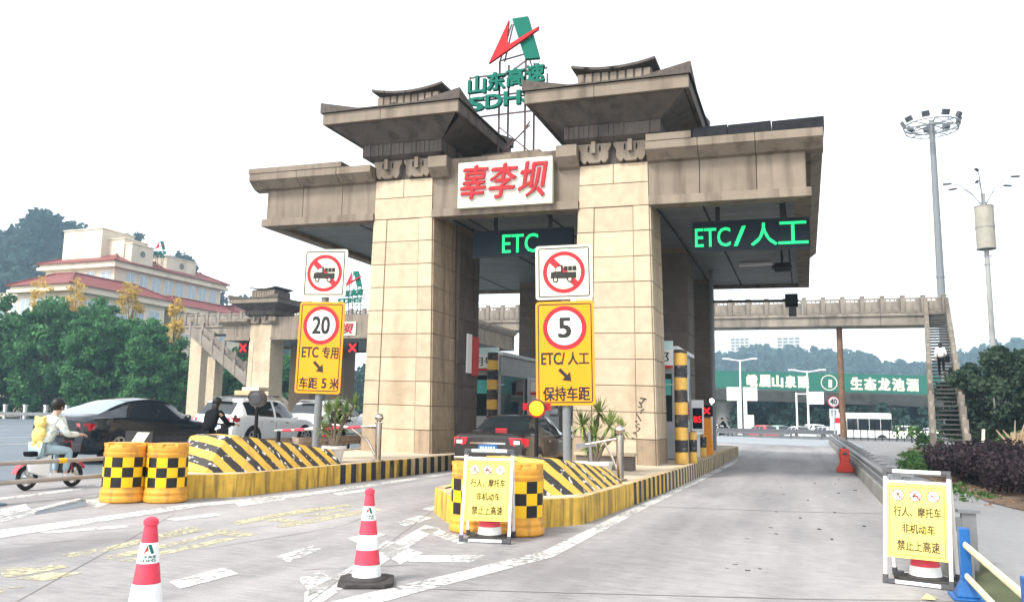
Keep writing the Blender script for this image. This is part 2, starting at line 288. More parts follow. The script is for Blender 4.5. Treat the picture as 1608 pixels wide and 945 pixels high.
def thing(name, label, cat, loc=(0, 0, 0), rz=0.0, group=None):
    o = bpy.data.objects.new(name, None); COL.objects.link(o); o.location = loc; o.rotation_euler = (0, 0, rz); o.empty_display_size = 0.2
    return tag(o, label, cat, group)
def kids(o): return [c for c in bpy.data.objects if c.parent == o]
def copy_tree(o, parent=None):
    c = o.copy(); COL.objects.link(c)
    if parent is not None: c.parent = parent
    for k in kids(o): copy_tree(k, c)
    return c
def struct(o): o["kind"] = "structure"; return o
def stuff(o): o["kind"] = "stuff"; return o
def prop(o, label): o["label"] = label; return o

_tx = {}
def glyphs(txt, bold=0.0, depth=0.0, shear=0.0):
    bold = 0.0; key = (txt, bold, depth, shear)
    if key not in _tx:
        cu = bpy.data.curves.new("t", 'FONT'); cu.body = txt; cu.offset = bold; cu.extrude = depth; cu.shear = shear; cu.resolution_u = 3
        o = bpy.data.objects.new("t", cu); COL.objects.link(o); dg = bpy.context.evaluated_depsgraph_get(); dg.update()
        me = bpy.data.meshes.new_from_object(o.evaluated_get(dg)); bpy.data.objects.remove(o)
        v = np.array([tuple(p.co) for p in me.vertices]) if len(me.vertices) else np.zeros((0, 3)); f = [tuple(p.vertices) for p in me.polygons]; bpy.data.meshes.remove(me)
        _tx[key] = (v, f)
    return _tx[key]
def text_b(b, txt, x0, x1, z0, z1, y=0.0, bold=0.0, depth=0.0, mi=0, shear=0.0, keep=False, nib=0.0):
    """lettering fitted into a rectangle of the xz plane, readable from -y"""
    v, f = glyphs(txt, bold, 1.0 if depth else 0.0, shear)
    if not len(v): return b
    lo = v.min(0); hi = v.max(0); sx = (x1 - x0) / (hi[0] - lo[0]); sz = (z1 - z0) / (hi[1] - lo[1])
    if keep: sx = sz = min(sx, sz)
    cx = (x0 + x1) / 2; cz = (z0 + z1) / 2
    sx *= 1 - bold * 1.2; sz *= 1 - bold * 1.2
    offs = [(nib * q / 4, nib * q / 4 * .55) for q in (0, 1, -1, 2, -2, 3, -3, 4, -4)] if nib else [(0, 0)] if bold < .005 else [(0, 0), (bold, bold * .7), (-bold, bold * .7), (bold, -bold * .7), (-bold, -bold * .7), (bold, 0), (-bold, 0)]
    for k, (ox, oz) in enumerate(offs):      # stroke weight: shifted copies, each a hair behind the last
        b.add([(cx + (p[0] + ox - (lo[0] + hi[0]) / 2) * sx, y - (p[2] * depth if depth else 0) + k * .0003, cz + (p[1] + oz - (lo[1] + hi[1]) / 2) * sz) for p in v], f, mi)
    return b

def poly_sheet(name, poly, dz, mat, kind="structure"):
    """flat marking that follows the cross fall of the ground; poly in world x, y"""
    import bmesh
    bm = bmesh.new(); vs = [bm.verts.new((x, y, 0)) for x, y in poly]; bm.faces.new(vs)
    for xc in (-22.0, 0.0): bmesh.ops.bisect_plane(bm, geom=bm.verts[:] + bm.edges[:] + bm.faces[:], plane_co=(xc, 0, 0), plane_no=(1, 0, 0))
    if name in ("lane_marking", "yellow_road_lettering"):      # ragged, worn edges
        bmesh.ops.subdivide_edges(bm, edges=[e for e in bm.edges if e.calc_length() > .5], cuts=5)
        for v in bm.verts: v.co.x += rnd.uniform(-.010, .010); v.co.y += rnd.uniform(-.02, .02)
    bmesh.ops.triangulate(bm, faces=bm.faces)
    for v in bm.verts: v.co.z = gz(v.co.x, v.co.y) + dz
    bmesh.ops.recalc_face_normals(bm, faces=bm.faces)
    for f in bm.faces:
        if f.normal.z < 0: f.normal_flip()
    me = bpy.data.meshes.new(name); bm.to_mesh(me); bm.free(); me.materials.append(mat)
    o = link(name, me); o["kind"] = kind; return o
def sheet(name, x0, x1, y0, y1, dz, mat):
    xs = sorted({x0, x1} | {x for x in (-400, -200, -100, -60, -45, -40, -35, -30, -25, -22, 0, 100, 300) if x0 < x < x1})
    ys = sorted({y0, y1} | {y for y in list(range(66, 79)) + [100, 200, 400] if y0 < y < y1})
    v = [(x, y, gz(x, y) + dz) for y in ys for x in xs]; nx = len(xs)
    f = [(j * nx + i, j * nx + i + 1, (j + 1) * nx + i + 1, (j + 1) * nx + i) for j in range(len(ys) - 1) for i in range(nx - 1)]
    b = B(); b.add(v, f); return struct(b.out(name, mat, fixn=False))

# leaves: quads scattered in clumps, built with numpy
def leaf_mesh(name, centers, radii, per, size, mat, seed=1, flat=0.6, squash=1.0, shell=False):
    g = np.random.default_rng(seed); C = np.repeat(np.asarray(centers, float), per, 0); Rr = np.repeat(np.asarray(radii, float), per)[:, None]
    n = len(C); d = g.normal(size=(n, 3)); d /= np.linalg.norm(d, axis=1)[:, None]
    rad = g.random((n, 1)) ** (0.18 if shell else 0.45)
    P = C + d * rad * Rr * np.array([1, 1, squash])
    a = g.normal(size=(n, 3)) + d * flat; a /= np.linalg.norm(a, axis=1)[:, None]     # leaf normal leans outwards
    u = np.cross(a, g.normal(size=(n, 3))); u /= np.linalg.norm(u, axis=1)[:, None]; w = np.cross(a, u)
    s = size * (0.6 + 0.8 * g.random((n, 1)))
    V = np.stack([P - u * s * .5, P + w * s * .35, P + u * s * .5, P - w * s * .35], 1).reshape(-1, 3)
    me = bpy.data.meshes.new(name); me.vertices.add(len(V)); me.vertices.foreach_set("co", V.astype(np.float32).ravel())
    me.loops.add(4 * n); me.loops.foreach_set("vertex_index", np.arange(4 * n, dtype=np.int32))
    me.polygons.add(n); me.polygons.foreach_set("loop_start", np.arange(0, 4 * n, 4, dtype=np.int32))
    me.update(calc_edges=True); me.materials.append(mat); return me
def crown(name, H, Rw, z0, nclump, per, size, mat, seed, rclump=None, shape='round'):
    g = np.random.default_rng(seed); cs = []; rs = []
    for k in range(nclump):
        while True:
            p = g.uniform(-1, 1, 3)
            q = p[0] ** 2 + p[1] ** 2 + p[2] ** 2
            if shape == 'cone': ok = math.hypot(p[0], p[1]) < (1 - p[2]) * 0.5 + 0.05
            else: ok = q < 1 and q > 0.12
            if ok: break
        cs.append((p[0] * Rw, p[1] * Rw, z0 + (p[2] + 1) / 2 * (H - z0))); rs.append((rclump or Rw * 0.3) * g.uniform(0.6, 1.3))
    return leaf_mesh(name, cs, rs, per, size, mat, seed, squash=0.75), cs
def trunk(H, z0, Rw, cs, seed, r=0.25):
    g = random.Random(seed); b = B(); lean = (g.uniform(-.4, .4), g.uniform(-.4, .4)); top = (lean[0], lean[1], z0 + (H - z0) * 0.45)
    b.tube([(0, 0, -0.3), (lean[0] * .3, lean[1] * .3, z0 * .5), (lean[0] * .7, lean[1] * .7, z0), top], [r * 1.25, r, r * .8, r * .35], 8)
    for k in range(min(9, len(cs))):
        c = cs[k * len(cs) // 9 if len(cs) >= 9 else k]; s = (lean[0] * .6, lean[1] * .6, z0 * g.uniform(0.7, 1.1))
        mid = ((s[0] + c[0]) / 2, (s[1] + c[1]) / 2, (s[2] * .6 + c[2] * .4) + 0.2)
        b.tube([s, mid, c], [r * .45, r * .3, r * .1], 6)
    return b
# ================================================================== ground, roads, markings
sheet("ground", -690, 690, -62, 1090, -0.05, m_ground)
sheet("road", -14.2, 1.32, -25, 62, 0.0, m_road)
sheet("left_carriageway", -71, -14.0, -25, 95, 0.004, m_asph)
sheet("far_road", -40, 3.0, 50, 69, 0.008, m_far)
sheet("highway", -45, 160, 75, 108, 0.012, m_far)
sheet("path", 1.9, 9.5, -15, 66, 0.004, m_path)
poly_sheet("path_apron", [(3.2, 34), (9, 52), (9, 66), (3.2, 66)], 0.006, m_path)
poly_sheet("soil_strip", [(4.6, 14.6), (9.4, 12), (9.4, 48), (5.5, 52), (3.9, 38), (3.05, 30), (2.95, 26.3), (3.25, 22.3), (3.35, 18.6), (3.75, 16.6)], 0.02, m_soil)
WHITE = [
 [(-3.68, 5.95), (-3.31, 6.14), (-2.66, 8.83), (-2.6, 13.39), (-2.28, 29.09), (-2.42, 31.63), (-2.80, 13.93), (-2.86, 9.08)],
 [(-4.02, 4.6), (-3.62, 4.6), (-3.31, 6.0), (-3.68, 5.8)],
 [(-3.86, 5.86), (-3.74, 5.92), (-4.6, 10.04), (-4.91, 10.26), (-4.05, 6.14)],
 [(-4.57, 8.28), (-4.76, 8.87), (-4.0, 8.33), (-3.92, 7.63)],
 [(-4.01, 8.15), (-3.36, 8.52), (-3.34, 8.07), (-3.92, 7.78)],
 [(-4.41, 6.59), (-4.42, 6.91), (-4.03, 6.67), (-3.94, 6.04)],
 [(-4.8, 9.79), (-4.7, 10.1), (-3.81, 9.33), (-3.9, 9.06)],
 [(-5.32, 5.94), (-5.32, 6.66), (-5.01, 6.49), (-5.04, 5.75)],
 [(-5.24, 7.36), (-5.29, 8.14), (-5.07, 7.98), (-4.93, 7.14)],
 [(-5.22, 8.76), (-5.22, 9.47), (-4.95, 9.21), (-4.97, 8.54)],
 [(-5.36, 10.26), (-5.4, 11.09), (-5.12, 10.95), (-5.08, 10.01)],
 [(-5.7, 11.76), (-5.75, 12.73), (-5.48, 12.58), (-5.45, 11.65)],
 [(-8.75, 3.0), (-8.98, 7.2), (-8.92, 8.54), (-8.95, 10.2), (-8.45, 12.82), (-8.25, 18.8), (-8.05, 18.8), (-8.16, 12.14), (-8.61, 10.2), (-8.55, 8.13), (-8.47, 6.8), (-8.4, 3.0)],
 [(-8.46, 10.78), (-8.37, 11.82), (-8.11, 11.66), (-8.12, 10.43)],
 [(-8.02, 12.9), (-7.96, 13.9), (-7.72, 13.7), (-7.74, 12.6)],
 [(-8.51, 7.32), (-8.1, 8.25), (-7.91, 8.11), (-8.34, 7.26)],
 [(-8.1, 8.9), (-7.95, 9.7), (-7.72, 9.6), (-7.85, 8.8)],
 [(-9.89, 7.92), (-10.88, 10.11), (-10.99, 10.99), (-10.63, 10.64), (-10.48, 9.87), (-9.82, 8.42), (-9.51, 7.62)],
 [(-10.82, 10.0), (-10.86, 10.54), (-10.05, 10.07), (-9.7, 9.25)],
 [(-10.54, 8.42), (-10.87, 9.09), (-10.09, 8.56), (-9.74, 7.8)],
 [(-11.55, 7.0), (-11.75, 9.72), (-12.3, 12.26), (-12.0, 12.2), (-11.5, 9.6), (-11.3, 7.0)],
 [(-12.95, 8.6), (-12.95, 10.0), (-12.75, 10.0), (-12.75, 8.6)],
]
for p in WHITE: poly_sheet("lane_marking", p, 0.004, m_white)
poly_sheet("asphalt_patch", [(-10.05, 8.6), (-10.72, 10.0), (-9.95, 9.35), (-9.75, 8.3)], 0.004, m_asph)
YEL = [
 [(-7.14, 6.44), (-7.09, 6.9), (-7.35, 8.53), (-7.05, 8.48), (-6.89, 6.71), (-6.91, 6.33)],
 [(-6.68, 6.45), (-6.75, 7.84), (-6.92, 8.62), (-6.29, 8.51), (-6.32, 8.2), (-6.7, 8.25), (-6.55, 7.5), (-6.5, 6.45)],
 [(-6.42, 6.45), (-6.45, 8.0), (-6.28, 8.1), (-6.25, 6.45)],
 [(-7.21, 9.15), (-7.21, 10.67), (-6.98, 11.63), (-6.81, 11.49), (-7.0, 9.63), (-6.96, 8.95)],
 [(-6.52, 9.1), (-6.52, 10.12), (-6.38, 11.51), (-6.15, 11.3), (-6.32, 9.37), (-6.36, 9.01)],
 [(-6.78, 10.1), (-6.70, 11.04), (-6.55, 11.02), (-6.58, 10.11)],
 [(-6.95, 9.5), (-6.9, 9.8), (-6.55, 9.75), (-6.55, 9.45)],
 [(-7.03, 5.68), (-6.75, 6.05), (-6.55, 6.01), (-6.6, 5.46), (-6.69, 5.41)],
 [(-6.52, 5.42), (-6.48, 5.76), (-6.24, 5.86), (-6.23, 5.49)],
 [(-6.43, 4.95), (-6.21, 5.27), (-6.15, 4.90)],
 [(-6.78, 14.73), (-6.76, 15.38), (-6.28, 14.52), (-6.3, 14.22)],
]
for p in YEL: poly_sheet("yellow_road_lettering", p, 0.004, m_yel)
for x, dash in ((-24.2, 0), (-29.3, 0), (-37.5, 1), (-45.5, 0)):
    if dash:
        for k in range(9): poly_sheet("lane_marking", [(x, -6 + k * 8), (x + .2, -6 + k * 8), (x + .2, -2 + k * 8), (x, -2 + k * 8)], 0.014, m_white)
    else: poly_sheet("lane_marking", [(x, -10), (x + .22, -10), (x + .22, 70), (x, 70)], 0.014, m_white)
# slab joints of the concrete plaza: thin tarred grooves
for p in ([(-3.3, 4), (-3.285, 4), (-5.625, 12.2), (-5.64, 12.2)], [(-5.05, 3.5), (-5.035, 3.5), (-8.315, 9.3), (-8.33, 9.3)], [(-3.95, 6.45), (-3.95, 6.48), (1.3, 8.5), (1.3, 8.46)], [(-2.8, 14.2), (-2.8, 14.24), (1.3, 15.6), (1.3, 15.56)]):
    poly_sheet("slab_joint", p, 0.004, m_conc)

def crack(pts, w=.014, mat=None, nm="road_crack"):
    P_ = []
    for (x0, y0), (x1, y1) in zip(pts, pts[1:]):
        for k in range(6): t = k / 6; P_.append((x0 + (x1 - x0) * t + rnd.uniform(-.03, .03), y0 + (y1 - y0) * t + rnd.uniform(-.03, .03)))
    P_.append(pts[-1]); v, f = [], []
    for i, (x, y) in enumerate(P_):
        a, c = P_[max(0, i - 1)], P_[min(len(P_) - 1, i + 1)]; dx, dy = c[0] - a[0], c[1] - a[1]; L_ = math.hypot(dx, dy) or 1; ww = w * rnd.uniform(.4, 1.2) / 2
        v += [(x - dy / L_ * ww, y + dx / L_ * ww, gz(x, y) + .003), (x + dy / L_ * ww, y - dx / L_ * ww, gz(x, y) + .003)]
    b = B(); b.add(v, [(2 * i, 2 * i + 1, 2 * i + 3, 2 * i + 2) for i in range(len(P_) - 1)]); return struct(b.out(nm, mat or m_rubber, fixn=False))
for pts in ([(-6.2, 7.2), (-5.8, 9.4), (-6.1, 11.8)], [(-8.2, 6.4), (-7.2, 7.6), (-6.6, 9.2)], [(-4.6, 6.9), (-3.9, 7.6), (-3.0, 7.9)]): crack(pts, .009)
# ================================================================== toll islands
def island(cx, hw, y1):
    ol = [(-0.55, 10.62), (-0.25, 10.5), (0.25, 10.5), (0.62, 10.62), (hw * .73, 11.5), (hw * .83, 14.4), (hw * .95, 19), (hw, 24), (hw, y1), (-hw, y1), (-hw, 24), (-hw * .95, 19), (-hw * .83, 14.4), (-hw * .73, 11.5)]
    H = 0.38; K = 0.16
    def zz(x, y): return gz(cx + x, y)
    # inner outline for the kerb ring
    inn = [(x - K * (1 if x > 0 else -1) * min(1, abs(x) / .5), min(max(y, 10.5 + K), y1 - K)) for x, y in ol]
    b = B(); n = len(ol)
    b.add([(x, y, zz(x, y) + H - 0.02) for x, y in inn], [tuple(range(n))])
    top = struct(b.out("toll_island", m_isle, loc=(cx, 0, 0), fixn=False))
    kb = B(); per = 0.385
    for i in range(n):
        p, q = Vector(ol[i]), Vector(ol[(i + 1) % n]); pi, qi = Vector(inn[i]), Vector(inn[(i + 1) % n]); L = (q - p).length; m = max(1, round(L / (per / 2)))
        for k in range(m):
            t0, t1 = k / m, (k + 1) / m; a, c = p.lerp(q, t0), p.lerp(q, t1); ai, ci = pi.lerp(qi, t0), pi.lerp(qi, t1)
            ym = (a.y + c.y) / 2; mi = 0 if ym < 14.45 else (1 if (int(ym / (per / 2)) % 2) else (0 if ym < 30 else 2))
            if ym >= 14.45 and mi == 0 and ym > 17: mi = 2
            V = [(a.x, a.y, zz(*a) - .1), (c.x, c.y, zz(*c) - .1), (c.x * .995, c.y, zz(*c) + H - .03), (a.x * .995, a.y, zz(*a) + H - .03), (ai.x, ai.y, zz(*ai) + H), (ci.x, ci.y, zz(*ci) + H)]
            kb.add(V, [(0, 1, 2, 3)], mi); o2 = [V[3], V[2], tuple(Vector(V[5]) * .25 + Vector(V[2]) * .75), tuple(Vector(V[4]) * .25 + Vector(V[3]) * .75)]
            kb.add([V[3], V[2], (V[2][0] * .99, V[2][1], V[2][2] + .03), (V[3][0] * .99, V[3][1], V[3][2] + .03)], [(0, 1, 2, 3)], mi)
            kb.add([(V[3][0] * .99, V[3][1], V[3][2] + .03), (V[2][0] * .99, V[2][1], V[2][2] + .03), V[5], V[4]], [(0, 1, 2, 3)], 3)
    kb.out("painted_kerb", [m_yelc, m_blackc, m_kerbp, m_kerbtop], parent=top, smooth=30)
    return top
m_kerbp = M("faded yellow kerb paint", (0.46, 0.36, 0.19), 0.75, var=0.15, scale=5, dirt=(0.22, 0.16, 0.1), dscale=4, damt=0.6)
m_kerbtop = M("worn kerb top", (0.48, 0.36, 0.2), 0.8, var=0.2, scale=4, dirt=(0.25, 0.18, 0.12), dscale=3, damt=0.7)
island(-10.2, 1.68, 36.0); island(-4.2, 1.6, 34.5)
m_wedge = stripes("black and yellow crash paint", (0.66, 0.40, 0.06), (0.03, 0.028, 0.028), (0.3, 1.0, 1.0), 0.41, duty=0.52)
def wedge(cx, hw, y0, y1, ztop0, ztop1, label):
    base = [(-hw * .33, y0), (hw * .33, y0), (hw * .66, y0 + .5), (hw * .82, y1), (-hw * .82, y1), (-hw * .66, y0 + .5)]
    zb = gz(cx) + .34; N = 14; b = B(); rings = []
    for k in range(N + 1):
        t = k / N; y = y0 + (y1 - y0) * t; w = hw * (.34 + .36 * min(1, t * 4) + .12 * t); r = min(1, t / 0.16) ** 0.8
        zt = zb + (ztop0 * (1 - t) + ztop1 * t) * (0.06 + 0.94 * r) ; wt = w * (0.95 - .42 * r * (1 - .45 * t)); yo = 0
        rings.append([(-w, y, zb), (-(w * .3 + wt * .7), y, zb + (zt - zb) * .75), (-wt, y, zt), (0, y, zt + .02), (wt, y, zt), (w * .3 + wt * .7, y, zb + (zt - zb) * .75), (w, y, zb)])
    vs = [p for r in rings for p in r]
    fs = [(k * 7 + i, k * 7 + i + 1, (k + 1) * 7 + i + 1, (k + 1) * 7 + i) for k in range(N) for i in range(6)] + [tuple(range(7)), tuple(N * 7 + i for i in range(7))[::-1]]
    b.add([(x, y - y0, z - gz(cx)) for x, y, z in vs], fs)
    o = b.out("crash_block", m_wedge, loc=(cx, y0, gz(cx)), smooth=35); return tag(o, label, "crash block", "striped crash blocks on the island noses")
wedge(-10.02, 1.2, 11.45, 14.8, 0.72, 0.30, "taller black and yellow striped concrete wedge behind the two barrels near the scooter")
wedge(-4.2, 1.40, 11.4, 14.4, 0.60, 0.26, "lower black and yellow striped concrete wedge behind the folding notice board")

# ================================================================== toll gate
def gate(cx, y0, hw, pil, D, label, detail=True, zoff=0.0, slope=0.016, rear=()):
    g = thing("toll_gate", label, "toll gate", (cx, y0, zoff), group="toll gates with roofed stone towers")
    wp = lambda x, y, z: (x, y, z - slope * x)
    P = lambda b, n, m, par=g, **k: b.out(n, m, parent=par, warp=wp, **k)
    PD, ZT, ZB = 1.5, 7.95, 0.2
    hwz = lambda z: 1.03 - 0.15 * (z - .45) / 7.5
    def tiles(par, mat, fn, nrm, us, zs, proud=0.03, recess=(), gap=0.011, fnhw=1.0):
        for r in range(len(zs) - 1):
            for c in range(len(us) - 1):
                pr = proud - (0.022 if c in recess else 0)
                u0, u1, a0, a1 = us[c] + gap / fnhw, us[c + 1] - gap / fnhw, zs[r] + gap, zs[r + 1] - gap
                q = [Vector(fn(u, z)) for u, z in ((u0, a0), (u1, a0), (u1, a1), (u0, a1))]; n = Vector(nrm); j = rnd.uniform(-.003, .003)
                e = [p + n * (pr + j) for p in q]; b = B(); b.add([tuple(p) for p in q + e], [(4, 5, 6, 7), (0, 1, 5, 4), (1, 2, 6, 5), (2, 3, 7, 6), (3, 0, 4, 7)])
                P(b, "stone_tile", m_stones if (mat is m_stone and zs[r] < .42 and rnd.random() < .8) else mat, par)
    for ip, px in enumerate(pil):
        b = B(); w0, w1 = hwz(ZB), hwz(ZT)
        b.hexa([(px - w0, 0, ZB), (px + w0, 0, ZB), (px + w0, PD, ZB), (px - w0, PD, ZB), (px - w1, 0, ZT), (px + w1, 0, ZT), (px + w1, PD, ZT), (px - w1, PD, ZT)])
        pl = P(b, "pillar", m_joint if detail else m_stone)
        if detail:
            zs = [0.40] + [0.45 + .64 * k for k in range(1, 11)]
            fr = lambda u, z, s=-1: (px + (u * 2 - 1) * hwz(z), 0, z)
            tiles(pl, m_stone, fr, (0, -1, 0), [0, .225, .775, 1], zs, recess=(1,), fnhw=2)
            tiles(pl, m_stone, fr, (0, -1, 0), [0, 1], [6.85, 7.45], fnhw=2); tiles(pl, m_stone, fr, (0, -1, 0), [0, .5, 1], [7.45, 7.97], fnhw=2)
            sd_ = lambda u, z: (px + hwz(z), u * PD, z)
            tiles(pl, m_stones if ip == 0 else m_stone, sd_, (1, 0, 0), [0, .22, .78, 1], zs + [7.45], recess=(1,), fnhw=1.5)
            sl_ = lambda u, z: (px - hwz(z), u * PD, z)
            tiles(pl, m_stone, sl_, (-1, 0, 0), [0, 1], zs + [7.45], fnhw=1.5)
        else:
            zs = [0.4 + .7 * k for k in range(10)]
            tiles(pl, m_stone, lambda u, z: (px + (u * 2 - 1) * hwz(z), 0, z), (0, -1, 0), [0, .22, .78, 1], zs, recess=(1,), fnhw=2)
    for rx0, rx1, ry0, ry1 in rear:
        b = B(); b.box(rx0, rx1, ry0, ry1, ZB, 7.0); pl = P(b, "rear_pillar", m_joint)
        if detail:
            zs = [0.4 + .64 * k for k in range(11)]
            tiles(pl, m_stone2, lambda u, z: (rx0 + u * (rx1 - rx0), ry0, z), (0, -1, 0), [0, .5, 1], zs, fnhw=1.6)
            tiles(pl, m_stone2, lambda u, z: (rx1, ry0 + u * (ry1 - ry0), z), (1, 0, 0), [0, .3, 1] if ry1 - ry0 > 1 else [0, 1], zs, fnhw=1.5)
    # canopy core and fascia
    b = B(); b.box(-hw + .1, hw - .1, .12, D - .12, 7.12, 8.2); P(b, "canopy_slab", m_fascia)
    def run(x0, x1, cuts): return [x0] + [c for c in cuts if x0 < c < x1] + [x1]
    segs = [(-hw, pil[0] - .88), (pil[-1] + .88, hw)]
    for s0, s1 in segs:
        cuts = [s0 + (s1 - s0) * .34, s0 + (s1 - s0) * .70]
        r = run(s0, s1, cuts)
        for a, c in zip(r, r[1:]):
            b = B(); b.box(a + .008, c - .008, 0.0, .12, 7.05, 7.97); P(b, "fascia_panel", m_fascia, bev=.008)
            prof = [(.12, 7.90), (-.13, 7.95), (-.40, 8.16), (-.40, 8.36), (.12, 8.36)]
            b = B(); a2 = a - (.40 if a == -hw else 0); c2 = c + (.40 if c == hw else 0); b.prism(prof, a2 + .006, c2 - .006, ax='x'); P(b, "cornice_block", m_fascia, bev=.008)
    b = B(); b.box(pil[0] + .88, pil[-1] - .88, 0.0, .2, 7.05, 8.46); P(b, "parapet", m_fascia)
    for s in (pil[0] + .88, pil[-1] - .88 - .55):
        b = B(); b.prism([(.0, 7.90), (-.13, 7.95), (-.36, 8.16), (-.36, 8.46), (.0, 8.46)], s, s + .55, ax='x'); P(b, "cornice_block", m_fascia)
    xs_ = [-hw - .1, pil[0] - .9, pil[0] + .9, pil[-1] - .9, pil[-1] + .9, hw + .1]
    for k in (0, 2, 4): 
        b = B(); b.box(xs_[k], xs_[k + 1], -.10, .35, 6.83, 7.05); P(b, "ledge", m_fascia, bev=.01)
    for sx in (-1, 1):     # side fascias, running back
        n = 6
        for k in range(n):
            ya, yb = .12 + (D - .12) * k / n, .12 + (D - .12) * (k + 1) / n
            b = B(); x0, x1 = (hw - .12, hw) if sx > 0 else (-hw, -hw + .12); b.box(x0, x1, ya + .008, yb - .008, 7.05, 7.97); P(b, "fascia_panel", m_fascia)
            prof = [(sx * (hw - .12), 7.90), (sx * (hw + .13), 7.95), (sx * (hw + .40), 8.16), (sx * (hw + .40), 8.36), (sx * (hw - .12), 8.36)]
            b = B(); b.prism(prof, ya + .006, yb - .006); P(b, "cornice_block", m_fascia)
        b = B(); x0, x1 = (hw - .3, hw + .1) if sx > 0 else (-hw - .1, -hw + .3); b.box(x0, x1, .352, D, 6.83, 7.05); P(b, "ledge", m_fascia)
    b = B(); b.box(-hw - .1, hw + .1, D + .003, D + .12, 6.83, 8.36); P(b, "back_fascia", m_fascia)
    if detail:
        b = B(); b.box(-hw - .42, -hw + 2.75, -.42, .12, 8.362, 8.52); P(b, "cornice_cap", m_fascia, bev=.01)
        b = B(); b.box(pil[-1] + .9, hw - 2.6, -.42, .12, 8.362, 8.54); P(b, "cornice_cap", m_fascia, bev=.01)
        for a, c in ((hw - 2.55, hw - 1.75), (hw - 1.73, hw - .75), (hw - .73, hw + .42)):
            b = B(); b.hexa([(a, -.40, 8.362), (c, -.40, 8.362), (c, .3, 8.362), (a, .3, 8.362), (a, -.34, 8.62), (c, -.34, 8.64), (c, .3, 8.64), (a, .3, 8.62)]); P(b, "bitumen_strip", m_bitumen)
        b = B(); b.hexa([(hw + .1, .1, 8.362), (hw + .42, .1, 8.362), (hw + .42, 8, 8.362), (hw + .1, 8, 8.362), (hw + .1, .1, 8.62), (hw + .36, .1, 8.62), (hw + .36, 8, 8.5), (hw + .1, 8, 8.5)]); P(b, "bitumen_strip", m_bitumen)
        y = .36; sl = .285
        while y < D - .05:
            b = B(); b.box(-hw + .3, hw - .3, y, min(y + sl - .012, D), 6.965, 7.0); P(b, "soffit_slat", m_soffit); y += sl
        for x in (pil[-1] + 2.1, hw - .55, pil[0] - 1.9, -1.4, 0.9):
            b = B(); b.box(x, x + .05, .36, D - .1, 6.950, 6.966); P(b, "expansion_joint", m_black)
    else:
        b = B(); b.box(-hw + .3, hw - .3, .36, D, 6.95, 7.0); P(b, "soffit", m_soffit)
    # towers
    for px in pil:
        ty = .98
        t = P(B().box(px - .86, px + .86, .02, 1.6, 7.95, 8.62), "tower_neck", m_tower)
        for bx in (-.47, .47):
            o = [(-1, 1), (-1, .84), (-.84, .62), (-.84, .24), (-.68, .04), (-.52, .02), (-.42, .15), (-.3, .03), (.3, .03), (.42, .15), (.52, .02), (.68, .04), (.84, .24), (.84, .62), (1, .84), (1, 1)]
            b = B(); b.prism([(px + bx + x * .44, 7.98 + z * .52) for x, z in o], -.14, .02); k = P(b, "bracket", m_fascia, t, bev=.012)
            b = B(); b.box(px + bx - .055, px + bx + .055, -.26, -.10, 8.22, 8.52); P(b, "bracket_peg", m_fascia, t)
            b = B()
            for s in (-1, 1): b.ball((px + bx + s * .15, -.142, 8.36), .05, 8, 6, sx=.5, sy=.12, sz=1.9)
            P(b, "bracket_slot", m_black, t)
        b = B(); b.prism([(-.0, 7.98), (.86, 7.98)] and [(ty - .5 + x * .44, 7.98 + z * .52) for x, z in o], px + .86, px + 1.0, ax='x'); P(b, "bracket", m_tower, t)
        h1 = 1.24; h2 = 2.05
        b = B(); b.hexa([(px - .95, ty - .95, 8.48), (px + .95, ty - .95, 8.48), (px + .95, ty + .95, 8.48), (px - .95, ty + .95, 8.48), (px - h1, ty - h1, 8.63), (px + h1, ty - h1, 8.63), (px + h1, ty + h1, 8.63), (px - h1, ty + h1, 8.63)]); b.box(px - h1 + .03, px + h1 - .03, ty - h1 + .03, ty + h1 - .03, 8.63, 8.97); P(b, "tower_base", m_tower, t)
        b = B(); ns = 19
        for k in range(ns):
            u0 = -h1 + 2 * h1 * k / ns; w = 2 * h1 / ns; d = rnd.choice((0, .0, .02, .035))
            if rnd.random() < .08: continue
            b.box(px + u0 + .008, px + u0 + w - .008, ty - h1 + d, ty - h1 + .029, 8.635, 8.96); b.box(px + h1 - .029, px + h1 - d, ty + u0 + .008, ty + u0 + w - .008, 8.635, 8.96); b.box(px - h1 + d, px - h1 + .029, ty + u0 + .008, ty + u0 + w - .008, 8.635, 8.96)
        P(b, "slatted_frieze", m_tower, t)
        # flared soffit: four panels
        for k in range(4):
            R = Matrix.Rotation(k * math.pi / 2, 3, 'Z'); q = [(-h1, -h1, 8.965), (h1, -h1, 8.965), (h2 - .12, -h2 + .12, 9.38), (-h2 + .12, -h2 + .12, 9.38)]
            if k == 1 and px == pil[0] and detail:       # the corner of this panel is broken away
                q = [(-h1 + .03, -h1, 8.965), (h1, -h1, 8.965), (h2 - .12, -h2 + .12, 9.38), (-h2 + .36, -h2 + .12, 9.38)]
            v = [tuple(R @ Vector(p)) for p in q]; v += [(x, y_, z + .05) for x, y_, z in v]
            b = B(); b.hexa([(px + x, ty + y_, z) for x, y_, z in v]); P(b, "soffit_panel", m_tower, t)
        for k in range(4):
            R = Matrix.Rotation(k * math.pi / 2, 3, 'Z'); L_ = h2 - (0 if k % 2 == 0 else .1)
            for a, c in ((-L_, -.25), (-.24, L_)):
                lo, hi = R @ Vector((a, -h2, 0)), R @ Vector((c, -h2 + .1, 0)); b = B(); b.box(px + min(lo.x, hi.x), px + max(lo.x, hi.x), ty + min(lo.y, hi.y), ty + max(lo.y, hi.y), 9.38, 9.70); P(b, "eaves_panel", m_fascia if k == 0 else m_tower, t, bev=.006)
        # sweeping roof with upturned corners
        n = 14; b = B(); v = []; f = []
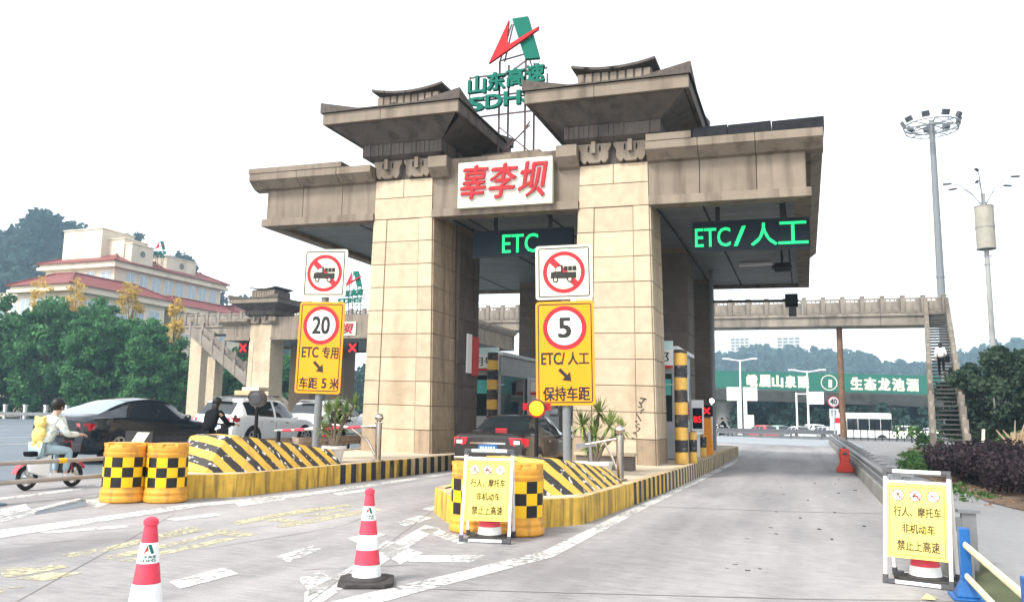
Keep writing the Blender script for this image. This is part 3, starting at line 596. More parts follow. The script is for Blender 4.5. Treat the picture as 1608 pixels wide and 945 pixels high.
        for k in range(4):
            R = Matrix.Rotation(k * math.pi / 2, 3, 'Z')
            for i in range(n + 1):
                s = -1 + 2 * i / n; ear = .26 * max(0, abs(s) - .42) ** 1.0 / .58
                for r_, z in ((h2 + .06, 9.703), (h2 + .06, 9.74 + ear), (h2 - .3, 9.80 + ear * .5), (1.3, 9.86), (.95, 9.92)):
                    p = R @ Vector((s * r_, -r_, 0)); v.append((px + p.x, ty + p.y, z))
        for k in range(4):
            for i in range(n):
                o_ = (k * (n + 1) + i) * 5
                for j in range(4): f.append((o_ + j, o_ + 5 + j, o_ + 6 + j, o_ + 1 + j))
        b.add(v, f); P(b, "tower_roof", m_roof, t, smooth=40)
        b = B(); b.box(px - .95, px + .95, ty - .95, ty + .95, 9.8, 10.46); ub = P(b, "lantern", m_tower, t)
        for k in range(9):
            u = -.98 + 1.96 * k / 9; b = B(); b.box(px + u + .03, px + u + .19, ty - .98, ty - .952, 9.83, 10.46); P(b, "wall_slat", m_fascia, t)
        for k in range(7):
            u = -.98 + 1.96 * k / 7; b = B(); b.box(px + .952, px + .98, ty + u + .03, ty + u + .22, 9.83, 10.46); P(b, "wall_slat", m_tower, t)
        b = B(); n = 16; hc = 1.1
        for i in range(n):
            s0, s1 = -1 + 2 * i / n, -1 + 2 * (i + 1) / n; e0, e1 = .14 * s0 * s0, .14 * s1 * s1
            b.hexa([(px + s0 * (hc - .16), ty - hc + .16, 10.43 + e0), (px + s1 * (hc - .16), ty - hc + .16, 10.43 + e1), (px + s1 * (hc - .16), ty + hc - .16, 10.43 + e1), (px + s0 * (hc - .16), ty + hc - .16, 10.43 + e0), (px + s0 * hc, ty - hc, 10.48 + e0), (px + s1 * hc, ty - hc, 10.48 + e1), (px + s1 * hc, ty + hc, 10.48 + e1), (px + s0 * hc, ty + hc, 10.48 + e0)])
            b.hexa([(px + s0 * hc, ty - hc, 10.482 + e0), (px + s1 * hc, ty - hc, 10.482 + e1), (px + s1 * hc, ty + hc, 10.482 + e1), (px + s0 * hc, ty + hc, 10.482 + e0), (px + s0 * hc, ty - hc, 10.55 + e0), (px + s1 * hc, ty - hc, 10.55 + e1), (px + s1 * hc, ty + hc, 10.55 + e1), (px + s0 * hc, ty + hc, 10.55 + e0)])
        P(b, "lantern_cap", m_roof, t, smooth=30)
        if detail:
            b = B()
            for k in range(9): b.obox((px + rnd.uniform(-1.6, 1.6), ty - rnd.uniform(1.6, 2.05), 9.76), .12, .1, .07, rz=rnd.uniform(0, 3))
            stuff(P(b, "roof_debris", m_roof, t))
    return g
GX = -7.35
main_gate = gate(GX, 19.6, 7.55, (-2.99, 2.95), 14.0, "near beige stone toll gate with two roofed towers and the large red lettered board", True, zoff=0.0, slope=0.016,
     rear=[(-3.85, -1.98, 1.62, 3.15), (-3.85, -2.1, 12.3, 13.9), (1.95, 3.95, 6.0, 7.5), (2.2, 3.95, 12.4, 14.0)])
main_gate.location.z = 0.0
gate2 = gate(-30.5, 48.0, 8.9, (-5.9, 5.9), 12.0, "far toll gate across the carriageway behind the queue of white cars", False, zoff=0.22, slope=0.0, rear=[(-6.8, -5.0, 5, 6.5), (-6.8, -5.0, 10, 11.6), (5.0, 6.8, 10, 11.6)])
gate2.location.z = -0.35

# ------------------------------------------------------------------ name board, LED boards, rooftop sign
b = B(); q_ = random.Random(3)
for k in range(15):
    z = 1.05 + k * .068; x = 3.48 + q_.uniform(-.08, .08) + .02 * k * .5
    b.obox((x, -.036, z), q_.uniform(.05, .16), .004, q_.uniform(.012, .03), ry=q_.uniform(-1.2, 1.2))
b.out("graffiti_scrawl", m_blackc, parent=main_gate)
for i, (x, y) in enumerate(((-1.5, 3.0), (.6, 6.5), (-.9, 9.5), (5.6, 4.5), (5.9, 9.0), (-5.6, 4), (-5.4, 8))):
    B().box(x - .55, x + .55, y - .08, y + .08, 6.86 - .016 * x, 6.945 - .016 * x).out("ceiling_lamp", m_alu, parent=main_gate)
for x in (3.95, -1.75): B().tube([(x, .5, 6.90 - .016 * x), (x + .05, 4, 6.88 - .016 * x), (x, 8, 6.90 - .016 * x), (x, 13.5, 6.89 - .016 * x)], .025, 6).out("ceiling_cable", m_black, parent=main_gate)
def gw(x, z): return z - 0.016 * (x - GX)
def board(x0, x1, y, z0, z1, label, chars=None, only=None, th=.16):
    cx = (x0 + x1) / 2; t = thing("name_board", label, "sign board", (cx, y, gw(cx, z0) if x0 > -15 else z0), group="boards lettered in red on the toll gates")
    w = (x1 - x0) / 2; h = z1 - z0; wp = (lambda x, yy, z: (x, yy, z - .016 * x)) if x0 > -15 else None
    B().box(-w, w, 0, th, 0, h).out("panel", m_board, parent=t, warp=wp, bev=.006)
    n = len(chars)
    for i, c in enumerate(chars):
        a = -w + 2 * w * (.04 + .93 * i / n); e = a + 2 * w * .87 / n; zz0 = h * (.14 + .04 * (n - i) / n); zz1 = h * .9
        text_b(B(), c, a - .004, e + .026, zz0 - .03, zz1 - .006, -.004, nib=.06, bold=.03, depth=.02, shear=.18).out("character_edge", m_whitep, parent=t, warp=wp)
        text_b(B(), c, a, e, zz0, zz1, -.05, nib=.028, depth=.03, shear=.18).out("character", m_redp, parent=t, warp=wp)
    return t
board(-8.60, -5.95, 19.36, 6.99, 8.24, "cream board with three red brush characters between the two near towers", "辜李坝")
board(-32.1, -28.6, 47.86, 6.68, 7.6, "small cream board with red characters on the far toll gate", "辜李坝")
def led(x0, x1, y, z0, z1, lets, label, hang=.4):
    cx = (x0 + x1) / 2; t = thing("led_board", label, "LED sign", (cx, y, gw(cx, z0)), group="LED lane boards under the canopy"); w = (x1 - x0) / 2; h = z1 - z0
    wp = lambda x, yy, z: (x, yy, z - .016 * x)
    B().box(-w, w, 0, .16, 0, h).out("housing", m_led, parent=t, warp=wp, bev=.008)
    b = B(); b.box(-w - .015, w + .015, -.012, .02, h, h + .03); b.box(-w - .015, w + .015, -.012, .02, -.03, 0); P_ = b.out("frame", m_black, parent=t, warp=wp)
    for s in (-.55, .55):
        B().box(s * w - .05, s * w + .05, .04, .1, h + .03, h + hang).out("hanger", m_black, parent=t, warp=wp)
    for txt, a, c, lo, hi in lets:
        b = text_b(B(), txt, -w + 2 * w * a, -w + 2 * w * c, h * lo, h * hi, -.012, bold=.008, depth=.004); b.out("lettering", m_green, parent=t, warp=wp)
led(-8.46, -5.62, 20.15, 5.80, 6.49, [("ETC", .305, .665, .12, .86)], "dark LED board lit ETC only, hung over the left lane")
led(-2.52, 0.24, 20.15, 5.74, 6.46, [("ETC", .025, .335, .14, .80), ("/", .365, .465, .14, .82), ("人", .51, .73, .12, .9), ("工", .74, .985, .14, .9)], "wide LED board with green ETC and two characters, hung over the right lane")

def rooftop_sign(x, y, z, s, label, hide=False):
    t = thing("rooftop_sign", label, "rooftop sign", (x, y, z), group="green and red rooftop logo signs"); q = lambda pts: [(a * s, b_ * s) for a, b_ in pts]
    # coordinates in metres of the near sign: origin at the foot of the left post pair
    B().prism(q([(.43, 4.20), (.92, 4.20), (1.30, 2.85), (.86, 2.88)]), -.06, .08).out("green_bar", m_logog, parent=t)
    B().prism(q([(.365, 4.12), (.31, 3.49), (.39, 3.36), (1.30, 3.78), (1.28, 3.69), (-.25, 2.85)]), -.16, -.065).out("red_swoosh", m_logor, parent=t)
    b = B()
    for px, py in ((0, 0), (.16, .35), (.82, 0), (.98, .35)): b.bar((px * s, py * s + .12, -.2), (px * s, py * s + .12, (3.0 if px < .5 else 2.95) * s), .05 * s, .05 * s)
    for p0, p1 in (((0, 0), (.98, .9)), ((.98, 0.1), (0, .95)), ((.82, .8), (.98, 1.0)), ((0, 2.95), (.36, 4.1)), ((.16, 2.95), (.42, 4.1)), ((-.3, 2.2), (1.0, 3.0)), ((.05, 3.0), (.9, 3.12)), ((.95, 2.9), (1.18, 2.2)), ((-.95, 2.62), (-.95, 1.25)), ((1.5, 2.4), (1.5, 1.4))):
        b.bar((p0[0] * s, .1, p0[1] * s), (p1[0] * s, .1, p1[1] * s), .035 * s, .035 * s)
    for z_ in (2.58, 1.92, 1.82, 1.32): b.bar((-.97 * s, .1, z_ * s - .0), (1.5 * s, .1, z_ * s - (.0 if z_ > 0 else 0)), .04 * s, .04 * s)
    b.out("support_frame", m_truss, parent=t)
    for i, c in enumerate("山东高速"):
        a = (-.93 + i * .61) * s; text_b(B(), c, a, a + .56 * s, (1.98 + .045 * i) * s, (2.54 + .045 * i) * s, -.04, bold=.035, depth=.06).out("letter", m_logog, parent=t)
    for i, c in enumerate("SDHS"):
        a = (-.93 + i * .58) * s; text_b(B(), c, a, a + .50 * s, (1.45 + .03 * i) * s, (1.87 + .03 * i) * s, -.04, bold=.03, depth=.06).out("letter", m_logog, parent=t)
    return t
rooftop_sign(-8.29, 21.4, 9.05, 1.0, "tall red and green letter A sign standing on the near toll gate between its towers")
B().box(-8.7, -6.9, 21.2, 22.2, 8.1, 9.08).out("sign_plinth", m_fascia, parent=None)
bpy.data.objects["sign_plinth"].parent = main_gate; bpy.data.objects["sign_plinth"].matrix_parent_inverse = main_gate.matrix_basis.inverted()
rooftop_sign(-30.6, 50.0, 7.95, .85, "far red and green letter A sign half hidden behind the twenty speed board")
# ================================================================== signs on poles
m_signr = M("sign red", (0.50, 0.012, 0.022), 0.4)
m_signw = M("sign white", (0.82, 0.82, 0.80), 0.4)
def rrect(w, h, r, n=5):
    p = []
    for cx, cz, a0 in ((w - r, h - r, 0), (-w + r, h - r, 90), (-w + r, -h + r, 180), (w - r, -h + r, 270)):
        for k in range(n + 1): a = math.radians(a0 + 90 * k / n); p.append((cx + r * math.cos(a), cz + r * math.sin(a)))
    return p
def ring(b, c, r0, r1, y, n=40, mi=0):
    vs = []; 
    for k in range(n): a = 2 * math.pi * k / n; vs += [(c[0] + r0 * math.cos(a), y, c[1] + r0 * math.sin(a)), (c[0] + r1 * math.cos(a), y, c[1] + r1 * math.sin(a))]
    return b.add(vs, [(2 * k, 2 * k + 1, (2 * k + 3) % (2 * n), (2 * k + 2) % (2 * n)) for k in range(n)], mi)
def frame_line(b, w, h, r, t, y, c=(0, 0)):
    o, i = rrect(w, h, r), rrect(w - t, h - t, max(r - t, .01)); n = len(o)
    return b.add([(c[0] + p[0], y, c[1] + p[1]) for p in o + i], [(k, (k + 1) % n, n + (k + 1) % n, n + k) for k in range(n)])
def flat(b, pts, y): return b.add([(x, y, z) for x, z in pts], [tuple(range(len(pts)))])
def disc(b, c, r, y, n=32): return flat(b, [(c[0] + r * math.cos(2 * math.pi * k / n), c[1] + r * math.sin(2 * math.pi * k / n)) for k in range(n)], y)
def road_sign(x, y, lean, rz, num, lines, label, zlo, zhi, w=.60):
    t = thing("road_sign", label, "road sign", (x, y, gz(x)), rz, group="lane signs on grey posts")
    t.rotation_euler = (0, lean, rz)
    B().cyl((0, .12, .3), (0, .12, zhi - .1), .085, n=16).out("post", m_pole, parent=t, smooth=40)
    b = B()
    for z in (zlo + .4, zlo + 1.6, zhi - .3, zhi - .9): b.box(-.32, .32, .02, .07, z, z + .05)
    b.out("bracket", m_galv, parent=t)
    H2 = 2.06; H1 = 1.10
    # white truck ban board
    zc = zhi - H1 / 2; p = B().prism(rrect(w * .985, H1 / 2, .06), 0, .02).out("upper_board", m_cream, parent=t, loc=(0, 0, zc))
    frame_line(B(), w * .985 - .06, H1 / 2 - .05, .04, .022, -.003).out("border", m_black2, parent=p)
    ring(B(), (0, 0), .345, .425, -.005).out("ban_ring", m_signr, parent=p)
    b = B(); b.add([(-.30, -.0035, .21), (-.21, -.0035, .30), (.30, -.0035, -.21), (.21, -.0035, -.30)], [(0, 1, 2, 3)]); b.out("ban_bar", m_signr, parent=p)
    b = B(); flat(b, [(-.27, -.12), (-.26, .0), (-.19, .02), (-.14, .13), (-.02, .15), (-.02, -.0), (.25, -.0), (.25, -.13)], -.006)
    for k in range(3): flat(b, [(.0 + k * .088, .025), (.078 + k * .088, .025), (.078 + k * .088, .12), (.0 + k * .088, .12)], -.006)
    b.out("truck_symbol", m_black2, parent=p)
    b = B(); flat(b, [(-.175, .02), (-.135, .105), (-.06, .115), (-.06, .02)], -.008); 
    for cx in (-.17, .12): disc(b, (cx, -.15), .032, -.009, 20)
    b.out("cab_window", m_cream, parent=p)
    b = B()
    for cx in (-.17, .12): ring(b, (cx, -.15), .032, .058, -.0085, 20)
    b.out("truck_wheels", m_black2, parent=p)
    # yellow board
    zc = zlo + H2 / 2; p = B().prism(rrect(w, H2 / 2, .07), 0, .02).out("lower_board", m_yelp, parent=t, loc=(0, 0, zc))
    frame_line(B(), w - .045, H2 / 2 - .05, .05, .022, -.003).out("border", m_black2, parent=p)
    disc(B(), (0, .50), .40, -.004).out("speed_disc", m_signw, parent=p)
    ring(B(), (0, .50), .345, .435, -.006).out("speed_ring", m_signr, parent=p)
    b = B()
    hw_ = .21 if len(num) == 2 else .12
    text_b(b, num, -hw_, hw_, .30, .70, -.008, bold=.03)
    for txt, x0, x1, z0, z1 in lines: text_b(B(), txt, x0, x1, z0, z1, -.004, bold=.03).out("lettering", m_black2, parent=p)
    c, s_ = math.cos(math.radians(-45)), math.sin(math.radians(-45))
    ar = [(-.17, .034), (.02, .034), (.02, .115), (.17, 0), (.02, -.115), (.02, -.034), (-.17, -.034)]
    b.out("speed_digits", m_black2, parent=p); b = B()
    flat(b, [(x_ * c - z_ * s_, -.44 + x_ * s_ + z_ * c) for x_, z_ in ar], -.004)
    b.out("arrow", m_black2, parent=p)
    return t
road_sign(-10.27, 15.6, math.radians(1.0), math.radians(8), "20", [("ETC", -.43, -.02, -.23, .01), ("专用", .06, .46, -.25, .02), ("车距", -.45, .0, -.93, -.67), ("5", .10, .21, -.91, -.69), ("米", .29, .51, -.93, -.68)],
          "yellow speed 20 board under a white no trucks board, behind the taller wedge", 1.97 - gz(-10.3), 5.24 - gz(-10.3), w=.545)
road_sign(-4.38, 15.4, math.radians(-1.2), math.radians(8), "5", [("ETC/", -.48, .0, -.23, .01), ("人工", .05, .48, -.24, .02), ("保持车距", -.46, .49, -.94, -.66)],
          "yellow speed 5 board under a white no trucks board, by the right pillar", 1.77 - gz(-4.4), 4.97 - gz(-4.4), w=.585)

# ================================================================== barrels, cones, notice boards
def barrel(x, y, rz, label):
    t = thing("crash_barrel", label, "crash barrel", (x, y, gz(x)), rz, group="yellow crash barrels in front of the islands")
    prof = [(.30, 0), (.325, .02), (.33, .05), (.325, .09), (.318, .10), (.318, .13), (.324, .14), (.322, .17), (.313, .18), (.31, .20), (.306, .22), (.306, .70), (.312, .71), (.312, .745), (.300, .755), (.300, .77), (.306, .785), (.302, .845), (.295, .86), (.285, .868), (.0, .872)]
    B().lathe(prof, 36, cap=False).out("drum", m_barrel, parent=t, smooth=40)
    b = B()
    for k in range(5): a = k * 2 * math.pi / 5 + .4; b.obox((.265 * math.cos(a), .265 * math.sin(a), .872), .075, .17, .05, rz=a)
    b.lathe([(.24, .865), (.235, .895), (.08, .905), (0, .905)], 24, cap=False); b.out("lid", m_barrel, parent=t, smooth=30)
    b = B(); n = 36
    for r in range(3):
        for k in range(n):
            a0, a1 = 2 * math.pi * k / n, 2 * math.pi * (k + 1) / n; z0, z1 = .235 + .15 * r, .235 + .15 * (r + 1); R = .3085
            b.add([(R * math.cos(a0), R * math.sin(a0), z0), (R * math.cos(a1), R * math.sin(a1), z0), (R * math.cos(a1), R * math.sin(a1), z1), (R * math.cos(a0), R * math.sin(a0), z1)], [(0, 1, 2, 3)], (k // 3 + r) % 2)
    b.out("chequered_band", [m_sticky, m_stickk], parent=t, smooth=60)
    return t
barrel(-9.98, 10.02, .15, "yellow chequered crash barrel nearest the scooter, left of the striped wedge")
barrel(-9.47, 10.36, .75, "yellow chequered crash barrel touching the nose of the taller striped wedge")
barrel(-4.14, 10.12, .3, "yellow chequered crash barrel half hidden left of the folding notice board")
barrel(-3.54, 10.20, .62, "yellow chequered crash barrel right of the folding notice board, under the lower wedge")
def a_mark(b_red, b_grn, cz, s, R, yo=-.003):
    """the small red and green emblem, bent round a cone sleeve"""
    f = lambda pts: [(x * s, cz + z * s) for x, z in pts]
    def bent(b_, pts):
        zs = [p[1] for p in pts]; n, m = 10, 6
        for i in range(n):
            spans = []
            for z in (min(zs) + (max(zs) - min(zs)) * (i + .02) / n, min(zs) + (max(zs) - min(zs)) * (i + .98) / n):
                xs = [a[0] + (c[0] - a[0]) * (z - a[1]) / (c[1] - a[1]) for a, c in zip(pts, pts[1:] + pts[:1]) if (a[1] - z) * (c[1] - z) < 0]
                spans.append((z, min(xs), max(xs)))
            (z0, a0, c0), (z1, a1, c1) = spans; g = lambda x, z: (R(z) * 1.02 * math.sin(x / R(z)), -(R(z) * 1.02 + .003) * math.cos(x / R(z)), z)
            for j in range(m): u0, u1 = j / m, (j + 1) / m; b_.add([g(a0 + (c0 - a0) * u0, z0), g(a0 + (c0 - a0) * u1, z0), g(a1 + (c1 - a1) * u1, z1), g(a1 + (c1 - a1) * u0, z1)], [(0, 1, 2, 3)])
    bent(b_red, f([(-.10, .52), (-.02, .02), (-.50, -.5)])); bent(b_red, f([(-.50, -.5), (-.02, .02), (.12, .10)])); bent(b_grn, f([(-.08, .55), (.24, .55), (.56, -.42), (.26, -.42)])); return
    for b_, pts in ((b_red, [(-.10, .52), (-.16, .1), (.28, .12), (-.50, -.5)]), (b_grn, [(-.08, .55), (.22, .55), (.52, -.42), (.24, -.42)])):
        b_.add([(x, R(z) * -math.cos(x / R(z)) + yo, z) for x, z in f(pts)], [tuple(range(len(pts)))])
def cone(x, y, rz, label, h=.90, group="tall red and white traffic cones", mark=True):
    t = thing("traffic_cone", label, "traffic cone", (x, y, gz(x)), rz, group=group); k = h / .9; t.scale = (1, 1, .93)
    R = lambda z: (.132 - .096 * (z - .05) / .82) * (1 if k >= .99 else 1.15)
    B().prism([(a * .245, c * .245) for a, c in ((-1, -.7), (-.7, -1), (.7, -1), (1, -.7), (1, .7), (.7, 1), (-.7, 1), (-1, .7))], 0, .045, ax='z').lathe([(.19, .045), (.165, .07), (.14, .075)], 20).out("base", m_rubber, parent=t, bev=.01)
    zs = [.06, .185, .325, .465, .60, .735, .85]; lab = ["white_band", "red_band"]
    if k < .99: zs = [.06, .17, .29, .40, .50, .60, .68]
    for i in range(6):
        B().lathe([(R(zs[i]) + (.002 if i % 2 == 0 else 0), zs[i]), (R(zs[i + 1]) + (.002 if i % 2 == 0 else 0), zs[i + 1])], 28, cap=False).out(lab[i % 2], m_conew if i % 2 == 0 else m_coner, parent=t, smooth=40, fixn=False)
    z = zs[-1]; B().lathe([(R(z), z - .001), (R(z) + .008, z + .002), (R(z) + .006, z + .035), (R(z) - .012, z + .05), (0.012, z + .055)], 20).out("cap", m_coner, parent=t, smooth=30)
    if mark:
        br, bgn = B(), B(); a_mark(br, bgn, .692, .062, R); br.out("red_emblem", m_logor, parent=t); bgn.out("green_emblem", m_logog, parent=t)
        v, f = glyphs("SDHS", .03, 0); b = B()
        for txt, z0, z1 in (("SDHS", .612, .632), ("山东高速", .636, .655)):
            bb = text_b(B(), txt, -.052, .052, z0, z1, 0, bold=.02); b.add([(R(p[2]) * math.sin(p[0] / R(p[2])), -(R(p[2]) + .004) * math.cos(p[0] / R(p[2])), p[2]) for p in bb.v], bb.f)
        b.out("lettering", m_logog, parent=t)
    return t
cone(-3.99, 4.26, math.radians(40), "red and white cone nearest the camera at the left, cut by the frame edge")
cone(-3.78, 6.70, math.radians(27), "red and white cone standing alone on its dark base among the white chevron lines")
m_frame = M("white frame tube", (0.76, 0.76, 0.76), 0.3, var=0.05)
m_corner = M("dark grey corner joint", (0.06, 0.06, 0.065), 0.5)
m_notice = M("pale yellow notice sheet", (0.80, 0.68, 0.13), 0.45, var=0.04, scale=2)
m_brown = M("brown print", (0.06, 0.03, 0.012), 0.5)
m_pale_disc = M("pale printed disc", (0.86, 0.84, 0.76), 0.45)
def notice(x, y, rz, label):
    t = thing("notice_board", label, "notice board", (x, y, gz(x)), rz, group="yellow folding notice boards"); tilt = math.atan2(.24, 1.08); w = .29; H = 1.12
    for side, nm in ((-1, "front_frame"), (1, "rear_frame")):
        b = B()
        for s in (-1, 1): b.box(s * w - .017, s * w + .017, -.014, .014, .05, H - .05)
        b.box(-w + .06, w - .06, -.014, .014, .008, .042)
        if side < 0: b.box(-w + .05, w - .05, -.014, .014, H - .035, H); b.box(-w + .018, w - .018, -.012, .012, .985, 1.01)
        fr = b.out(nm, m_frame, parent=t, loc=(0, side * .26, .0), rot=(side * tilt, 0, 0), bev=.004)
        for s in (-1, 1):
            b = B(); b.box(s * w - .024, s * w + .024, -.02, .02, 0, .085); b.box(min(s * w, s * (w - .09)), max(s * w, s * (w - .09)), -.018, .018, 0, .05)
            b.out("corner_joint", m_corner, parent=fr, bev=.006); b = B()
            if side < 0: b.box(s * w - .022, s * w + .022, -.018, .018, H - .075, H + .004); b.box(min(s * w, s * (w - .07)), max(s * w, s * (w - .07)), -.0175, .0175, H - .038, H + .003); b.out("corner_joint", m_corner, parent=fr, bev=.006)
        if side < 0:
            p = B().box(-w + .019, w - .019, -.010, .004, .255, .982).out("panel", m_notice, parent=t, loc=(0, -.26, 0), rot=(-tilt, 0, 0))
            frame_line(B(), w - .04, .335, .03, .006, -.0115, (0, .618)).out("border", m_brown, parent=p)
            for i, cx in enumerate((-.17, -.01, .15)):
                d = disc(B(), (cx, .865), .058, -.0118, 28).out("ban_disc", m_pale_disc, parent=p)
                b = ring(B(), (cx, .865), .052, .060, -.0124, 28); b.add([(cx - .045, -.0140, .900), (cx - .040, -.0140, .907), (cx + .045, -.0140, .83), (cx + .040, -.0140, .823)], [(0, 1, 2, 3)]); b.out("ban_ring", m_signr, parent=d)
                b = B()
                if i == 0: disc(b, (cx + .005, .897), .008, -.013, 12); flat(b, [(cx - .008, .886), (cx + .012, .886), (cx + .01, .86), (cx - .006, .86)], -.013); flat(b, [(cx - .006, .862), (cx + .002, .862), (cx - .018, .825), (cx - .026, .828)], -.013); flat(b, [(cx + .002, .862), (cx + .01, .862), (cx + .024, .83), (cx + .016, .826)], -.013); flat(b, [(cx + .01, .884), (cx + .026, .868), (cx + .023, .863), (cx + .008, .876)], -.013)
                if i == 1:
                    for q in (-.028, .028): ring(b, (cx + q, .845), .009, .016, -.013, 14)
                    flat(b, [(cx - .03, .848), (cx - .02, .872), (cx + .018, .872), (cx + .03, .85), (cx + .01, .852)], -.013); flat(b, [(cx - .014, .872), (cx + .0, .872), (cx + .012, .892), (cx + .002, .898)], -.013); disc(b, (cx + .012, .902), .007, -.013, 10)
                if i == 2: 
                    for q, r in ((-.02, .87), (.0, .875), (.02, .87), (.012, .89)): disc(b, (cx + q, r), .007, -.013, 10)
                b.out("ban_symbol", m_brown, parent=d)
            for tx_, xa, xb, za, zb_ in (("行人、摩托车", -.215, .225, .655, .755), ("非机动车", -.14, .165, .495, .59), ("禁止上高速", -.185, .205, .325, .43)): text_b(B(), tx_, xa, xb, za, zb_, -.0125, bold=.028).out("lettering", m_brown, parent=p)
    B().box(-w, w, -.012, .012, H - .075, H - .058).out("hinge", m_galv, parent=t)
    return t
notice(1.04, 9.25, math.radians(-15), "yellow folding notice board standing by the end of the right guardrail")
notice(-3.72, 9.55, math.radians(13), "yellow folding notice board standing between two chequered crash barrels")
cone(1.08, 9.30, .3, "cone tucked inside the notice board by the right guardrail, only its foot showing", h=.7, group="cones hidden inside notice boards", mark=False)
cone(-3.72, 9.60, .2, "cone tucked inside the notice board between the barrels, only its foot showing", h=.7, group="cones hidden inside notice boards", mark=False)

# ================================================================== bollards with arms, lamps
def bollard(x, y, z, h, label, arm):
    t = thing("barrier_post", label, "barrier post", (x, y, z), group="stainless posts with swing arms")
    b = B(); b.cyl((0, 0, 0), (0, 0, h - .2), .068, n=20); b.cyl((0, 0, 0), (0, 0, .02), .13, n=20); b.cyl((0, 0, h - .22), (0, 0, h - .19), .085, n=20); b.cyl((0, 0, h - .19), (0, 0, h - .15), .03, n=12)
    b.out("post", m_steel, parent=t, smooth=40); B().ball((0, 0, h - .08), .095, 20, 12).out("ball_finial", m_steel, parent=t, smooth=80)
    if arm:
        B().cyl((-.05, 0, h - .27), (-2.55, -.25, h - .42), .03, n=12).out("swing_arm", m_steel, parent=t, smooth=40)
        B().tube([(-.06, 0, .1), (-.25, -.02, .42), (-.7, -.06, .72), (-1.3, -.12, .78), (-1.9, -.18, h - .40)], .028, 10).out("curved_brace", m_steel, parent=t, smooth=50)
        for a, c in ((.15, .28), (.36, .5), (.70, .80), (.83, .92)):
            f = lambda u: Vector((-.05 - 2.5 * u, -.25 * u, h - .27 - .15 * u)); B().cyl(f(a), f(c), .034, n=12).out("red_tape", m_coner, parent=t, smooth=40)
        B().cyl((-2.45, -.24, -.2), (-2.45, -.24, h - .42), .045, n=12).out("end_post", m_black, parent=t, smooth=40)
    else:
        B().cyl((-.05, 0, h - .24), (-.62, -.1, h - .36), .024, n=10).out("swing_arm", m_steel, parent=t, smooth=40)
        B().tube([(-.03, -.02, .12), (-.14, -.03, .4), (-.28, -.06, h - .30)], .022, 8).out("curved_brace", m_steel, parent=t, smooth=50)
        b = B(); b.bar((-.80, -.13, h - .40), (-.42, -.07, h - .33), .03, .09); b.bar((-.52, -.09, h - .66), (-.56, -.09, h - .12), .03, .05); b.out("broken_bracket", m_galv, parent=t)
    return t
bollard(-8.92, 16.1, .52, 1.02, "stainless barrier post with ball top, its long arm wrapped in red tape", True)
bollard(-3.22, 14.85, .43, .98, "stainless barrier post with a short broken arm by the right pillar", False)
def lamp(x, y, z0, z1, lit, label):
    t = thing("warning_lamp", label, "warning lamp", (x, y, z0), math.radians(14), group="round warning lamps on the crash blocks"); h = z1 - z0
    B().cyl((0, .06, -.3), (0, .06, h - .02), .035, n=12).out("post", m_black, parent=t, smooth=40)
    b = B(); b.cyl((0, 0, h), (0, .16, h), .155, n=28); b.out("housing", m_corner if not lit else m_redp, parent=t, smooth=40)
    b = B(); b.tube([(.15 * math.cos(a), -.02 - .09 * math.sin(a), h + .15 * math.sin(a)) for a in [math.pi * k / 10 for k in range(11)]], .012, 6); b.out("visor", m_corner, parent=t)
    B().ball((0, 0, h), .128, 24, 12, sy=.25).out("lens", m_amber if lit else m_corner, parent=t, smooth=80)
    if lit:
        b = B(); 
        for s in (-1, 1): b.box(s * .19 - .05, s * .19 + .05, .05, .09, h - .03, h + .09)
        b.out("reflector", m_redp, parent=t)
    return t
lamp(-4.35, 13.35, .62, 1.69, True, "lit amber warning lamp on a black post behind the lower wedge")
lamp(-10.02, 13.2, .80, 1.80, False, "unlit dark warning lamp on a black post behind the taller wedge")

# ================================================================== potted plants
def yucca(x, y, z, pot, heads, label, seed, box=False):
    t = thing("potted_plant", label, "potted plant", (x, y, z), group="yuccas in white pots on the islands")
    if box: b = B(); b.hexa([(-.33, -.2, 0), (.33, -.2, 0), (.33, .2, 0), (-.33, .2, 0), (-.37, -.24, .22), (.37, -.24, .22), (.37, .24, .22), (-.37, .24, .22)]); b.box(-.40, .40, -.27, .27, .20, .26); b.out("pot", m_pot, parent=t, bev=.01)
    else: B().lathe([(.20, 0), (.27, .34), (.32, .35), (.32, .42), (.27, .42), (.25, .36), (0, .36)], 28, cap=False).out("pot", m_pot, parent=t, smooth=35)
    B().lathe([(.24, pot - .04), (0, pot - .03)], 20, cap=False).out("soil", m_soil, parent=t)
    g = random.Random(seed); tb = B(); lb = B()
    for hx, hy, hz, r in heads:
        tb.tube([(hx * .1, hy * .1, pot - .08), (hx * .4, hy * .4, pot + (hz - pot) * .5), (hx, hy, hz)], [.045, .035, .028], 8)
        for k in range(58):
            a = g.uniform(0, 2 * math.pi); el = g.uniform(-.55, 1.45); L = r * g.uniform(.75, 1.15); d = Vector((math.cos(a) * math.cos(el), math.sin(a) * math.cos(el), math.sin(el))); s = Vector((-math.sin(a), math.cos(a), 0)) * .017
            p0 = Vector((hx, hy, hz)); p1 = p0 + d * L * .55; p2 = p0 + d * L - Vector((0, 0, .22 * L * max(0, 1 - el)))
            lb.add([p0 - s * .6, p0 + s * .6, p1 + s, p1 - s, p2], [(0, 1, 2, 3), (3, 2, 4)])
    tb.out("stem", m_bark, parent=t, smooth=50); lb.out("leaves", m_leafYu, parent=t, fixn=False); return t
yucca(-9.45, 15.15, .50, .40, [(0, 0, 1.30, .42), (-.3, .1, 1.22, .40), (.28, .1, 1.25, .42), (.1, .2, .85, .3), (-.35, .0, .8, .33), (.45, .2, 1.45, .32)], "yucca in a round white pot behind the barrier arm with red tape", 3).scale = (.82, .82, .85)
